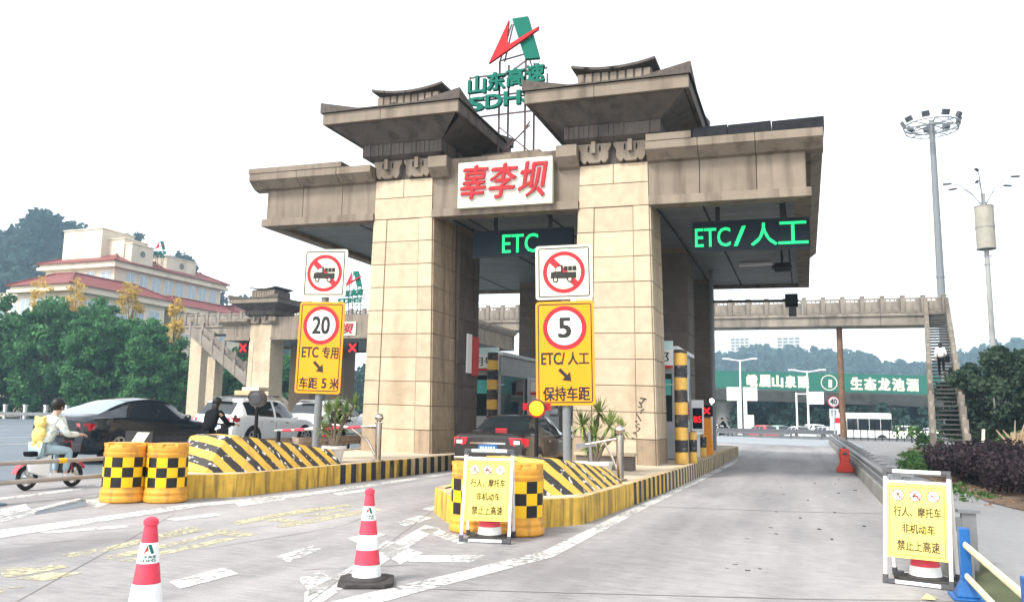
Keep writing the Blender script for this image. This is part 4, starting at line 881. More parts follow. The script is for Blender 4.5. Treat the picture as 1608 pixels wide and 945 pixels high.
yucca(-3.98, 15.75, .43, .24, [(.05, 0, .75, .40), (.35, .05, .95, .40), (-.2, .0, .95, .42), (.12, .1, 1.2, .36), (.55, .1, .85, .32), (-.05, .1, .55, .32)], "yucca with branching stems in a low white trough against the right pillar", 5, True)
t = thing("stone_plinth", "low stained stone plinth at the foot of the right gate pillar", "plinth", (-4.0, 17.4, .42)); B().box(-.75, .5, 0, .35, 0, .30).out("block", m_stone2, parent=t, bev=.015); B().box(-.79, .54, -.04, .39, .302, .37).out("cap", m_stone, parent=t, bev=.01)

# ================================================================== toll booths and lane kit
m_poster = M("red poster", (0.55, 0.04, 0.03), 0.5); m_teal = M("teal printed film", (0.10, 0.42, 0.38), 0.4, var=0.2, scale=3); m_aqua = M("pale printed sky", (0.55, 0.72, 0.70), 0.4, var=0.2, scale=2)
m_hazpole = stripes("black and yellow pole bands", (0.62, 0.37, 0.07), (0.02, 0.02, 0.025), (0, 0, 1), 0.62, camt=.15)
def booth(x0, x1, y0, y1, z, txt, label):
    cx = (x0 + x1) / 2; t = thing("toll_booth", label, "toll booth", (cx, y0, z), group="toll booths on the islands"); w = (x1 - x0) / 2; L = y1 - y0
    b = B(); b.box(-w, w, 0, L, 0, 1.0); b.box(-w, w, 0, L, 2.32, 2.95)
    for sx in (-w, w - .08):
        for y in (0, L * .35, L * .7, L - .08): b.box(sx, sx + .08, y, y + .08, 1.0, 2.32)
    b.out("cabin", m_booth, parent=t, bev=.01)
    B().box(-w - .12, w + .12, -.12, L + .12, 2.953, 3.06).out("roof", m_alu, parent=t, bev=.01)
    b = B(); b.box(-w + .081, w - .081, .02, .04, 1.003, 2.317); b.out("front_window", m_glass, parent=t)
    b = B(); b.box(w - .04, w - .02, .09, L - .09, 1.003, 2.317); b.out("side_window", m_glass, parent=t)
    b = B(); b.box(-w + .1, w - .1, -.015, .019, 1.72, 2.16); p = b.out("window_film", m_teal, parent=t)
    s = B().box(-w + .02, w - .02, -.16, -.10, 2.45, 3.2).out("sign_panel", m_signw, parent=t)
    B().box(-w + .02, w - .02, -.163, -.161, 2.96, 3.2).out("sign_sky_print", m_aqua, parent=s); B().box(-w + .02, w - .02, -.163, -.161, 2.45, 2.53).out("sign_red_strip", m_poster, parent=s)
    text_b(B(), txt, -.1 if len(txt) == 2 else -.45, w - .12, 2.60, 2.90, -.164, bold=.01).out("lettering", m_black2, parent=s)
    # lane side: service hatch, panel and air conditioner
    b = B(); b.box(w, w + .10, L * .40, L * .66, .9, 2.35); p = b.out("service_hatch", m_alu, parent=t, bev=.01)
    b = B(); b.box(w + .10, w + .105, L * .43, L * .52, 1.05, 1.6); b.box(w + .10, w + .105, L * .54, L * .63, 1.05, 1.6); b.out("hatch_glass", m_glass, parent=p); B().box(w + .10, w + .106, L * .43, L * .63, 1.75, 2.2).out("hatch_notice", m_aqua, parent=p)
    B().box(w - .3, w + .13, -.02, .019, 2.0, 2.02).out("sill", m_alu, parent=t)
    return t
booth(-11.1, -9.22, 24.5, 31.2, .50, "文明号", "toll booth on the left island beyond the black sedan")
booth(-5.3, -3.35, 22.5, 25.7, .44, "支部", "toll booth on the right island behind the pillar beside the banded pole")
def kiosk(x, y, z, label):
    t = thing("card_kiosk", label, "card machine", (x, y, z)); b = B(); b.box(-.45, .45, 0, .6, 0, 1.6); b.out("cabinet", m_alu, parent=t, bev=.015)
    B().box(-.42, .02, -.012, .0, .95, 1.5).out("screen", m_aqua, parent=t); B().box(-.40, -.14, -.012, 0, .25, .85).out("hatch", m_glass, parent=t); B().box(-.1, .12, -.012, 0, .25, .85).out("hatch", m_glass, parent=t)
    b = B(); b.box(.14, .44, -.012, 0, .12, 1.5); b.out("side_poster", m_bluep, parent=t)
    b = B(); b.hexa([(-.34, .05, 1.62), (.45, .05, 1.62), (.45, .5, 1.62), (-.34, .5, 1.62), (-.2, .05, 2.3), (.45, .05, 2.3), (.45, .5, 2.3), (-.2, .5, 2.3)]); h = b.out("upper_case", m_alu, parent=t, bev=.01)
    B().box(-.1, .22, .03, .049, 1.75, 2.2).out("red_white_notice", m_signw, parent=h); B().box(-.1, .22, .024, .029, 1.75, 1.86).out("red_strip", m_poster, parent=h); B().box(.27, .42, .03, .049, 1.75, 2.2).out("vent", m_glass, parent=h)
kiosk(-9.05, 27.3, .50, "pale card machine cabinet with two dark hatches on the left island")
def hpole(x, y, z, h, r, label, cat="bollard", grp=None):
    o = B().cyl((0, 0, 0), (0, 0, h), r, n=20).out("banded_pole", m_hazpole, loc=(x, y, z), smooth=40); return tag(o, label, cat, grp)
hpole(-2.95, 20.85, .42, 2.85, .165, "thick pole with black and yellow bands at the kerb of the right lane", "banded pole", "tall banded poles beside booths")
hpole(-9.30, 24.0, .50, 3.0, .17, "thick pole with black and yellow bands beyond the roof of the black sedan", "banded pole", "tall banded poles beside booths")
hpole(-2.72, 21.25, .42, .78, .1, "short banded bollard touching the thick banded pole", "bollard", "short banded bollards at the right kerb")
hpole(-2.85, 24.5, .42, .62, .1, "short banded bollard near the red digit display", "bollard", "short banded bollards at the right kerb")
o = B().cyl((0, 0, 0), (-.1, 3.2, 0), .05, n=10).out("guard_rail_tube", m_pale, loc=(-2.76, 21.3, 1.12), smooth=40); tag(o, "pale horizontal tube between the two short banded bollards", "rail")
t = thing("fee_display", "grey fee display box with red lit digits by the right kerb", "display", (-2.98, 24.4, .42)); B().box(-.06, .06, -.05, .05, 0, .85).out("post", m_alu, parent=t); B().box(-.17, .17, -.06, .08, .75, 1.65).out("case", m_alu, parent=t, bev=.01); p = B().box(-.14, .14, -.064, -.061, .82, 1.42).out("screen", m_led, parent=t)
text_b(B(), "8", -.11, .0, 1.0, 1.18, -.068, bold=.03).add(*(lambda b: (b.v, b.f))(text_b(B(), "5", .02, .12, 1.0, 1.18, -.068, bold=.03))).out("digits", m_redled, parent=p)
t = thing("lane_barrier_box", "orange lane barrier cabinet with a red lit cross on top", "barrier box", (-2.92, 26.4, .40)); b = B(); b.hexa([(-.16, -.16, 0), (.16, -.16, 0), (.16, .16, 0), (-.16, .16, 0), (-.12, -.12, 1.15), (.12, -.12, 1.15), (.12, .12, 1.15), (-.12, .12, 1.15)]); b.out("cabinet", m_orange, parent=t, bev=.015); B().box(-.165, .165, -.14, .1, 1.2, 1.55).out("signal_case", m_black, parent=t)
b = B(); b.obox((0, -.15, 1.375), .27, .012, .05, ry=math.radians(45)); b.obox((0, -.15, 1.375), .27, .014, .05, ry=math.radians(-45)); b.out("red_cross", m_redled, parent=t)
t = thing("flood_lamp", "small lit white lamp on a thin post beside the orange cabinet", "lamp", (-2.98, 28.2, .40)); B().cyl((0, 0, 0), (0, 0, 1.7), .035, n=10).out("post", m_alu, parent=t); B().box(-.14, .1, -.02, .14, 1.66, 1.82).out("case", m_black, parent=t); B().ball((.02, -.03, 1.72), .075, 12, 8).out("lens", m_lampw, parent=t, smooth=80)
t = thing("camera_gantry", "black camera boxes hanging under the canopy over the right lane", "camera", (-.55, 26.5, 6.78)); b = B(); b.cyl((0, 0, -.45), (0, 0, .05), .03, n=8); b.cyl((0, .9, -.25), (0, .9, .05), .03, n=8); b.out("hanger", m_black, parent=t); B().box(-.3, .3, -.1, .12, -.52, -.44).out("bracket", m_black, parent=t); B().box(-.25, .25, .75, 1.1, -.45, -.2).out("camera_case", m_black, parent=t)
t = thing("camera_mast", "dark horizontal arm with a hanging camera box beside the rear pillars", "camera", (-3.1, 30.0, 0)); B().cyl((0, 0, .4), (0, 0, 6.9), .07, n=12).out("pole", m_pole, parent=t, smooth=40); B().bar((0, 0, 5.75), (3.0, 0, 5.70), .07, .08).out("arm", m_black, parent=t); B().box(2.55, 2.98, -.2, .3, 5.50, 5.92).out("camera_case", m_black, parent=t, bev=.01); B().box(2.66, 2.92, -.1, .2, 5.15, 5.49).out("lamp_case", m_corner, parent=t, bev=.01)
t = thing("wall_notice", "white and red notices fixed on the brown pillar beside the booth", "notice", (-9.285, 22.1, 0)); B().box(0, .03, -.3, .06, 2.75, 3.9).out("white_plate", m_signw, parent=t); p = B().box(.0, .03, .12, .62, 2.7, 3.85).out("red_plate", m_poster, parent=t)
def cross(x, y, z, label, s=.3):
    t = thing("lane_signal", label, "lane signal", (x, y, z), group="red cross signals over the far lanes"); B().box(-s * 1.2, s * 1.2, 0, .15, -s * 1.2, s * 1.2).out("case", m_black, parent=t)
    b = B(); b.obox((0, -.02, 0), s * 2.5, .02, s * .5, ry=math.radians(45)); b.obox((0, -.02, 0), s * 2.5, .024, s * .5, ry=math.radians(-45)); b.out("red_cross", m_redled, parent=t)
cross(-38.3, 48.6, 6.0, "red cross signal left of the stone pillar of the far gate"); cross(-33.3, 48.6, 5.95, "red cross signal left of the twenty speed board"); cross(-29.2, 48.6, 5.9, "red cross signal right of the twenty speed board")
# ================================================================== railings and guardrails
def railing(pts, label, mp, mr, h=(.30, .58), grp="pipe railings with blue posts", tape=None, r=.035):
    p0 = pts[0]; t = thing("pipe_railing", label, "railing", (p0[0], p0[1], gz(p0[0], p0[1])), group=grp); L = [(x - p0[0], y - p0[1], gz(x, y) - gz(p0[0], p0[1])) for x, y in pts]
    for x, y, z in L:
        b = B(); b.box(x - .07, x + .07, y - .06, y + .06, z, z + .68); b.prism([(x - .22, y - .17), (x + .22, y - .17), (x + .22, y + .17), (x - .22, y + .17)], z, z + .03, ax='z'); b.hexa([(x - .16, y - .12, z + .03), (x + .16, y - .12, z + .03), (x + .16, y + .12, z + .03), (x - .16, y + .12, z + .03), (x - .07, y - .06, z + .18), (x + .07, y - .06, z + .18), (x + .07, y + .06, z + .18), (x - .07, y + .06, z + .18)]); b.out("post", mp, parent=t, bev=.012)
    for hh in h: B().tube([(x, y, z + hh) for x, y, z in L], r, 12).out("pipe", mr, parent=t, smooth=50)
    if tape:
        a, q = Vector(L[0]), Vector(L[1]); m = a.lerp(q, tape); d = (q - a).normalized() * .06; B().cyl(m - d + Vector((0, 0, h[1])), m + d + Vector((0, 0, h[1])), .042, n=12).out("yellow_tape", m_sticky, parent=t, smooth=40)
    return t
m_pipe = M("brown grey pipe", (0.36, 0.32, 0.29), 0.45, metal=0.3, var=0.12)
railing([(-11.08, 8.62), (-10.95, 10.95)], "brown pipe railing on blue grey posts in front of the scooter", m_bluep, m_pipe, tape=.50)
railing([(-11.2, 6.0), (-11.1, 8.2)], "brown pipe railing on blue grey posts at the left edge of the picture", m_bluep, m_pipe)
railing([(1.33, 8.6), (1.28, 6.1), (1.22, 3.8)], "yellow white pipe railing on bright blue posts beside the right notice board", m_blue, m_brail, h=(.22, .52), r=.034).scale = (.62, 1, .92)
o = B().prism([(-.16, 0), (.16, 0), (.16, .5), (-.16, .5)], -.02, .02).out("yellow_plate", m_yelp, loc=(1.75, 7.8, .06), rot=(0, 0, .9)); tag(o, "small yellow plate leaning behind the blue railing post", "plate")
# concrete kerb wall and W-beam guardrail on the right
t = thing("guardrail", "grey steel guardrail on a stained concrete kerb wall along the right lane", "guardrail", (1.45, 9.8, 0)); Y1 = 46.5
b = B(); n = 24
for k in range(n):
    y0, y1 = Y1 * k / n, Y1 * (k + 1) / n; b = B(); b.hexa([(-.13, y0, -.1), (.15, y0, -.1), (.15, y1, -.1), (-.13, y1, -.1), (-.10, y0, .26), (.15, y0, .26), (.15, y1, .26), (-.10, y1, .26)]); b.out("kerb_wall", m_wall if 0 else m_conc, parent=t, bev=.01)
wp = [(-.02, .34), (-.075, .37), (-.075, .42), (-.03, .45), (-.03, .48), (-.075, .51), (-.075, .56), (-.02, .59), (-.012, .59), (-.06, .555), (-.06, .515), (-.018, .485), (-.018, .445), (-.06, .415), (-.06, .375), (-.012, .34)]
for k in range(12):
    y0, y1 = Y1 * k / 12, Y1 * (k + 1) / 12; b = B(); b.prism(wp, y0 - .0, y1 - .01); b.out("rail_beam", m_galv, parent=t)
for k in range(32):
    y = .4 + k * 1.45; b = B(); b.box(.12, .26, y, y + .10, .0, .60); b.box(.0, .12, y + .01, y + .09, .40, .55); o = b.out("post", m_galv, parent=t)
    B().box(.08, .30, y - .03, y + .13, .602, .64).out("post_cap", m_galv, parent=o) 
t = thing("guardrail", "brown steel guardrail with square spacer blocks behind the left island", "guardrail", (-12.25, 12.2, gz(-12.3)))
for k in range(3): b = B(); b.prism([(a - .02, c + .12) for a, c in wp], k * 3.2, k * 3.2 + 3.19); b.out("rail_beam", m_grailb, parent=t)
for k in range(6): B().box(-.06, .08, .4 + k * 1.7, .52 + k * 1.7, 0, .72).out("post", m_grailb, parent=t); B().box(.081, .20, .35 + k * 1.7, .57 + k * 1.7, .42, .70).out("spacer_block", m_grailb, parent=t)
t = thing("delineator_panel", "small black and white arrow panel above the left chequered barrel", "panel", (-10.9, 11.2, gz(-11))); p = B().box(-.3, .3, 0, .02, .72, 1.02).out("panel", m_blackc, parent=t); b = B(); b.add([(-.22, -.004, .74), (.05, -.004, .74), (.24, -.004, 1.0), (-.03, -.004, 1.0)], [(0, 1, 2, 3)]); b.out("stripe", m_cream, parent=p); B().box(-.03, .03, .021, .06, 0, .8).out("post", m_galv, parent=t)
# red water barrier
t = thing("water_barrier", "red plastic water barrier standing against the right kerb wall", "water barrier", (1.08, 27.0, 0)); prof = [(-.24, 0), (.24, 0), (.24, .10), (.13, .30), (.15, .45), (.12, .70), (-.12, .70), (-.15, .45), (-.13, .30), (-.24, .10)]
b = B(); b.prism(prof, -.3, .3, ax='y'); b.out("body", M("red barrier plastic", (0.60, 0.055, 0.03), 0.5, var=.12, dirt=(.25, .06, .04), dscale=4), parent=t, bev=.03); B().box(-.06, .06, -.33, -.301, .52, .60).out("handle_recess", m_corner, parent=t); b = B(); b.cyl((0, 0, .70), (0, 0, .73), .06, n=14); b.out("filler_cap", m_corner, parent=t)

# ================================================================== cars
def smooth_curve(t, ks):
    x = np.array([k[0] for k in ks], float); y = np.array([k[1] for k in ks], float); d = np.gradient(y, x)
    for i in range(1, len(x) - 1):
        a, c = (y[i] - y[i - 1]) / (x[i] - x[i - 1]), (y[i + 1] - y[i]) / (x[i + 1] - x[i]); d[i] = 0 if a * c <= 0 else 2 * a * c / (a + c)
    i = np.clip(np.searchsorted(x, t) - 1, 0, len(x) - 2); h = x[i + 1] - x[i]; s = (t - x[i]) / h
    return (1 + 2 * s) * (1 - s) ** 2 * y[i] + s * (1 - s) ** 2 * h * d[i] + s * s * (3 - 2 * s) * y[i + 1] + s * s * (s - 1) * h * d[i + 1]
CARS = dict(
 fastback=dict(L=4.7, W=1.92, top=[(0, .93), (.02, 1.0), (.10, 1.08), (.20, 1.24), (.32, 1.39), (.45, 1.445), (.55, 1.42), (.65, 1.28), (.76, .99), (.88, .86), (.97, .70), (1, .60)], belt=[(0, .90), (.06, .97), (.2, .98), (.5, .94), (.75, .90), (.9, .78), (1, .56)], hw=[(0, .80), (.04, .88), (.15, .955), (.5, .96), (.85, .94), (.96, .84), (1, .70)], rw=[(0, .62), (.2, .62), (.5, .64), (.75, .66), (1, .55)], rear=(.095, .30), front=(.60, .745), side=(.17, .74), pil=[(.455, .475)], z0=.20),
 sedan=dict(L=4.85, W=1.82, top=[(0, .94), (.02, 1.02), (.14, 1.07), (.19, 1.12), (.27, 1.36), (.36, 1.45), (.48, 1.46), (.58, 1.41), (.68, 1.16), (.72, 1.02), (.88, .93), (.97, .78), (1, .68)], belt=[(0, .92), (.05, .99), (.3, .98), (.6, .95), (.8, .90), (.93, .80), (1, .62)], hw=[(0, .80), (.03, .86), (.12, .905), (.5, .91), (.88, .89), (.97, .80), (1, .70)], rw=[(0, .70), (.2, .62), (.5, .64), (.7, .66), (1, .6)], rear=(.165, .31), front=(.565, .70), side=(.215, .70), pil=[(.29, .31), (.445, .465)], z0=.20),
 suv=dict(L=4.65, W=1.86, top=[(0, 1.02), (.012, 1.10), (.06, 1.36), (.11, 1.58), (.16, 1.64), (.35, 1.68), (.52, 1.66), (.6, 1.55), (.70, 1.20), (.74, 1.08), (.9, .98), (.97, .84), (1, .70)], belt=[(0, 1.0), (.1, 1.10), (.3, 1.06), (.6, 1.0), (.75, .98), (.9, .9), (1, .66)], hw=[(0, .82), (.03, .885), (.12, .93), (.5, .93), (.88, .92), (.97, .82), (1, .72)], rw=[(0, .70), (.1, .66), (.4, .68), (.7, .70), (1, .6)], rear=(.018, .098), front=(.565, .72), side=(.13, .71), pil=[(.235, .26), (.435, .46)], z0=.24),
 hatch=dict(L=4.3, W=1.78, top=[(0, .95), (.015, 1.04), (.08, 1.30), (.15, 1.45), (.35, 1.50), (.5, 1.49), (.6, 1.36), (.71, 1.06), (.9, .92), (.97, .80), (1, .66)], belt=[(0, .93), (.1, 1.0), (.5, .97), (.75, .93), (.9, .84), (1, .62)], hw=[(0, .80), (.03, .85), (.12, .885), (.5, .89), (.88, .87), (.97, .79), (1, .68)], rw=[(0, .66), (.1, .62), (.4, .63), (.7, .65), (1, .55)], rear=(.02, .14), front=(.56, .70), side=(.15, .70), pil=[(.29, .315), (.45, .47)], z0=.2),
)
m_tail = M("red tail lamp", (0.35, 0.006, 0.012), 0.15, coat=1.0); m_tailon = M("lit red tail lamp", (0.6, 0.02, 0.03), 0.2, emit=(1.0, 0.02, 0.06), es=.06); m_plate = M("blue number plate", (0.02, 0.12, 0.42), 0.4); m_trim = M("black plastic trim", (0.02, 0.02, 0.022), 0.6); m_tyre = M("tyre rubber", (0.018, 0.018, 0.018), 0.85); m_rim = M("alloy rim", (0.45, 0.46, 0.47), 0.3, metal=.8); m_chrome = M("chrome trim", (0.7, 0.7, 0.7), 0.12, metal=1.0); m_pwhite = M("pale blurred plate letters", (0.6, 0.7, 0.85), .5); m_carglass = M("tinted car glass", (0.015, 0.02, 0.023), 0.04, spec=1.0); m_carglassl = M("car glass with painted sky reflection", (0.24, 0.32, 0.35), 0.04, spec=1.0)  # m_carglassl: sky reflection painted in as a pale base colour
def paint(name, c, rough=.28): return M(name, c, rough, var=0.02, coat=0.5, spec=.35)
def car(kind, name, label, cat, x, y, rz, pm, glass=m_carglass, NS=64, group=None, brake=False, z=None, plate=True, detail=True, wheels=True, rglass=None):
    c = CARS[kind]; Lc = c["L"]; t = thing(name, label, cat, (x, y, gz(x, y) if z is None else z), rz, group); ts = np.linspace(0, 1, NS)
    ts = np.unique(np.concatenate([ts, np.linspace(0, .06, 8), [v for p in c["pil"] for v in p], c["rear"], c["front"], c["side"]]))
    T, Bt, HW, RW = (smooth_curve(ts, c[k]) for k in ("top", "belt", "hw", "rw")); lo = c["z0"] + .10 * np.clip((ts - .9) / .1, 0, 1) + .12 * np.clip((.06 - ts) / .06, 0, 1)
    secs = []
    for i in range(len(ts)):
        h, z0, zb, zt, rw = HW[i], lo[i], Bt[i], T[i], min(RW[i], HW[i] - .04); cab = min(1, max(0, (zt - zb - .02) / .3)); e = .09 * cab; ww = h * .955
        if zb > zt - .015: zb = zt - .015
        g0 = (ww - .01, zb + .02 * cab); g2 = (rw * cab + (ww - .10) * (1 - cab), zt - e - .006); gm = ((g0[0] * .5 + g2[0] * .5) + .025 * cab, (g0[1] + g2[1]) / 2)
        s = [(0, z0), (h * .82, z0), (h * .95, z0 + .09), (h, z0 + (zb - z0) * .50), (h * .995, zb - .13), (ww + .005, zb), g0, gm, g2, (g2[0] - .045, zt - .03 * cab), (g2[0] * .55, zt + .004), (0, zt + .012)]
        secs.append(s)
    full = [[(-a, z_) for a, z_ in s[1:-1][::-1]] for s in secs]; m = 22
    rings = []
    for i, s in enumerate(secs):
        yy = -Lc / 2 + ts[i] * Lc; r = [(a, yy, z_) for a, z_ in s] + [(-a, yy, z_) for a, z_ in s[1:-1][::-1]]; rings.append(r)
    body, gl, gr = B(), B(), B(); allv = [p for r in rings for p in r]; nb, ng, nr = [], [], []
    for i in range(len(ts) - 1):
        tm = (ts[i] + ts[i + 1]) / 2; cabh = T[i] - Bt[i]
        for j in range(m):
            q = (i * m + j, i * m + (j + 1) % m, (i + 1) * m + (j + 1) % m, (i + 1) * m + j); jj = j if j < 11 else m - 1 - j
            isg = False; isr = False
            if jj in (6, 7) and c["side"][0] < tm < c["side"][1] and cabh > .13 and not any(p0 < tm < p1 for p0, p1 in c["pil"]): isg = True
            if jj in (9, 10) and (c["rear"][0] < tm < c["rear"][1] or c["front"][0] < tm < c["front"][1]): isr = True
            (nr if isr else ng if isg else nb).append(q)
    nb += [tuple(range(m)), tuple((len(ts) - 1) * m + k for k in range(m))[::-1]]
    body.add(allv, nb); bo = body.out("body", pm, parent=t, smooth=38)
    def sub(fs, nm, mt):
        par = {}
        def find(a):
            while par.setdefault(a, a) != a: a = par[a]
            return a
        for f in fs:
            for k in f[1:]: par[find(k)] = find(f[0])
        gr_ = {}
        for f in fs: gr_.setdefault(find(f[0]), []).append(f)
        for fs_ in gr_.values(): sub1(fs_, nm, mt)
    def sub1(fs, nm, mt):
        ids = sorted({k for f in fs for k in f}); mp = {k: n_ for n_, k in enumerate(ids)}; b = B(); b.add([allv[k] for k in ids], [tuple(mp[k] for k in f) for f in fs]); return b.out(nm, mt, parent=t, smooth=50)
    if ng: sub(ng, "side_window", glass)
    if nr: sub(nr, "windscreen", rglass or glass)
    R = .335 if kind != "suv" else .36
    hwm = max(HW)
    for yw, nm in ((-Lc / 2 + Lc * .195, "rear"), (Lc / 2 - Lc * .185, "front")):
        for s in (-1, 1):
            hx = float(np.interp((yw + Lc / 2) / Lc, ts, HW))
            B().cyl((s * (hx - .3), yw, R + .02), (s * (hx + .004), yw, R + .02), R + .06, n=24).out("wheel_arch", m_trim, parent=t)
            if wheels:
                b = B(); b.cyl((s * (hx - .2), yw, R), (s * (hx + .012), yw, R), R, n=24); w = b.out("wheel", m_tyre, parent=t, smooth=40, bev=.0)
                b = B(); b.cyl((s * (hx - .0), yw, R), (s * (hx + .016), yw, R), R * .28, n=14)
                for k in range(7 if detail else 5): a = k * 2 * math.pi / (7 if detail else 5); b.bar((s * (hx + .015), yw + R * .1 * math.cos(a), R + R * .1 * math.sin(a)), (s * (hx + .015), yw + R * .68 * math.cos(a), R + R * .68 * math.sin(a)), .02, .055)
                for k in range(20): a, a2 = k * math.pi / 10, (k + 1) * math.pi / 10; b.bar((s * (hx + .014), yw + R * .68 * math.cos(a), R + R * .68 * math.sin(a)), (s * (hx + .014), yw + R * .68 * math.cos(a2), R + R * .68 * math.sin(a2)), .02, .04)
                b.out("rim", m_rim, parent=w)
    yr = -Lc / 2; wr = float(HW[0]); zb = float(Bt[0])
    lampm = m_tailon if brake else m_tail
    for s in (-1, 1):
        b = B(); k = 1.0
        z0_, z1_ = (zb - .20, zb - .03)
        if kind == "suv": z0_, z1_ = .88, 1.04
        if kind == "sedan": z0_, z1_ = .74, .95
        iw = .27 if kind == "sedan" else .2
        w1 = float(np.interp(.05, ts, HW)); w2 = float(np.interp(.025, ts, HW))
        b.hexa([(s * (wr - iw), yr - .008, z0_ + .06), (s * wr, yr + .01, z0_), (s * wr, yr + .12, z0_), (s * (wr - iw), yr + .1, z0_ + .06), (s * (wr - iw - .04), yr - .008, z1_), (s * wr, yr + .01, z1_), (s * wr, yr + .12, z1_), (s * (wr - iw - .04), yr + .1, z1_)])
        b.hexa([(s * (wr - .02), yr + .005, z0_), (s * (w2 + .008), yr + .12, z0_ + .01), (s * (w1 + .01), yr + .24, z0_ + .05), (s * (wr - .1), yr + .2, z0_), (s * (wr - .02), yr + .005, z1_), (s * (w2 + .008), yr + .12, z1_), (s * (w1 + .008), yr + .26, z1_ - .02), (s * (wr - .1), yr + .2, z1_)])
        tl = b.out("tail_lamp", lampm, parent=t, bev=.006)
        if kind == "sedan": B().box(s * (wr - .12) - .07, s * (wr - .12) + .07, yr - .016, yr - .008, z0_ + .07, z0_ + .15).out("reverse_lamp", m_pale, parent=tl)
    pz = .72 if kind in ("sedan", "hatch") else (.80 if kind == "suv" else .72)
    if plate:
        p = B().box(-.22, .22, yr - .018, yr + .02, pz - .07, pz + .07).out("number_plate", m_plate, parent=t); b = B()
        for k in range(6): b.box(-.18 + k * .062, -.142 + k * .062, yr - .021, yr - .019, pz - .035, pz + .035)
        b.out("plate_smudge", m_pwhite, parent=p)
    b = B(); b.box(-wr * .97, wr * .97, yr - .02, yr + .1, .26, .44); b.out("rear_bumper_lower", m_trim, parent=t, bev=.02)
    if detail:
        if kind == "sedan":
            B().box(-.42, .42, yr - .024, yr, pz + .085, pz + .125).out("chrome_strip", m_chrome, parent=t); B().box(-wr, wr, yr - .035, yr + .1, .46, .52).out("bumper_trim", m_chrome, parent=t, bev=.01)
            B().box(-.14, .14, float(-Lc / 2 + .20 * Lc) - .1, float(-Lc / 2 + .20 * Lc) - .02, 1.08, 1.14).out("brake_light", m_tailon, parent=t)
        if kind == "suv":
            B().box(-.35, .35, yr + .35, yr + .5, 1.60, 1.635).out("roof_spoiler", m_trim, parent=t); b = B()
            for s in (-1, 1): b.tube([(s * .62, yr + .7, 1.62), (s * .63, yr + .8, 1.70), (s * .63, yr + 2.2, 1.74), (s * .62, yr + 2.35, 1.68)], .02, 8)
            b.out("roof_rail", m_rim, parent=t)
            b = B(); b.bar((0, yr + .14, 1.18), (.36, yr + .16, 1.20), .02, .03); b.out("rear_wiper", m_trim, parent=t)
        for s in (-1, 1):
            b = B(); ym = -Lc / 2 + .655 * Lc; b.ball((s * (hwm + .10), ym, float(np.interp(.655, ts, Bt)) + .08), .10, 12, 8, sx=1.1, sy=.6, sz=.75); b.bar((s * (hwm - .08), ym, float(np.interp(.655, ts, Bt)) + .03), (s * (hwm + .06), ym, float(np.interp(.655, ts, Bt)) + .06), .04, .03); b.out("mirror", pm, parent=t, smooth=60)
            for td in (.40, .585):
                yh = -Lc / 2 + td * Lc - .12; hx = float(np.interp(td, ts, HW)); zh = float(np.interp(td, ts, Bt)) - .13; B().box(s * (hx * .99) - .012, s * (hx * .99) + .018, yh, yh + .18, zh - .015, zh + .015).out("door_handle", m_chrome if kind != "fastback" else pm, parent=t)
            b = B()
            for td in (.285, .455, .655):
                for za, zc in ((.3, .5), (.5, .7), (.7, .9)):
                    yh = -Lc / 2 + td * Lc; hx = float(np.interp(td, ts, HW)); zb_ = float(np.interp(td, ts, Bt)); f = lambda z_: np.interp(z_, [c["z0"] + .09, c["z0"] + (zb_ - c["z0"]) * .5, zb_ - .13, zb_], [hx * .95, hx, hx * .995, hx * .955 + .005])
                    zc = min(zc, zb_ - .02); b.hexa([(s * (f(za) - .01), yh - .005, za), (s * (f(za) + .002), yh - .005, za), (s * (f(za) + .002), yh + .005, za), (s * (f(za) - .01), yh + .005, za), (s * (f(zc) - .01), yh - .005, zc), (s * (f(zc) + .002), yh - .005, zc), (s * (f(zc) + .002), yh + .005, zc), (s * (f(zc) - .01), yh + .005, zc)])
            b.out("door_seam", m_trim, parent=t)
    return t
p_black = paint("black car paint", (0.012, 0.017, 0.022), .12); p_dark = paint("dark grey brown car paint", (0.022, 0.019, 0.018), .25); p_white = paint("white car paint", (0.80, 0.80, 0.78)); p_red = paint("red car paint", (0.6, 0.05, 0.06)); p_grn = paint("pale green car paint", (0.35, 0.6, 0.5)); p_silver = paint("silver car paint", (0.5, 0.53, 0.55))
car("fastback", "car", "black fastback car with a rounded glass roof beside the scooter rider", "car", -16.6, 16.9, math.radians(0), p_black, rglass=m_carglassl).scale = (1, 1, 1.09)
car("sedan", "car", "dark sedan with lit brake lights waiting in the toll lane", "car", -6.72, 19.45, math.radians(1.0), p_dark, brake=True)
su = car("suv", "car", "white SUV with a luggage rack on its roof, last in the queue", "car", -18.0, 23.9, math.radians(-1), p_white)
b = B(); b.box(-.55, .55, -1.0, .35, 1.74, 1.78); b.out("roof_rack", m_trim, parent=su)
o = B().box(-.45, .2, -.45, .35, 0, .16).out("cardboard_box", M("cardboard", (0.55, 0.40, 0.22), .8, var=.1), loc=(-18.05, 23.6, gz(-18) + 1.785), bev=.01); tag(o, "flat brown cardboard package on the roof rack of the white SUV", "package")
o = B().box(-.35, .35, -.3, .3, 0, .12).out("cardboard_box", M("pale wrapped parcel", (0.66, 0.56, 0.42), .8, var=.1), loc=(-18.0, 23.65, gz(-18) + 1.948), bev=.01); tag(o, "pale parcel lying on top of the brown package on the SUV roof", "package")
car("suv", "car", "white car with a blue plate ahead of the SUV, behind the twenty sign post", "car", -19.6, 31.2, math.radians(-1), p_white, group="white cars queueing at the far gate")
car("hatch", "car", "white car half hidden behind the left gate pillar", "car", -19.0, 38.5, 0, p_white, group="white cars queueing at the far gate")

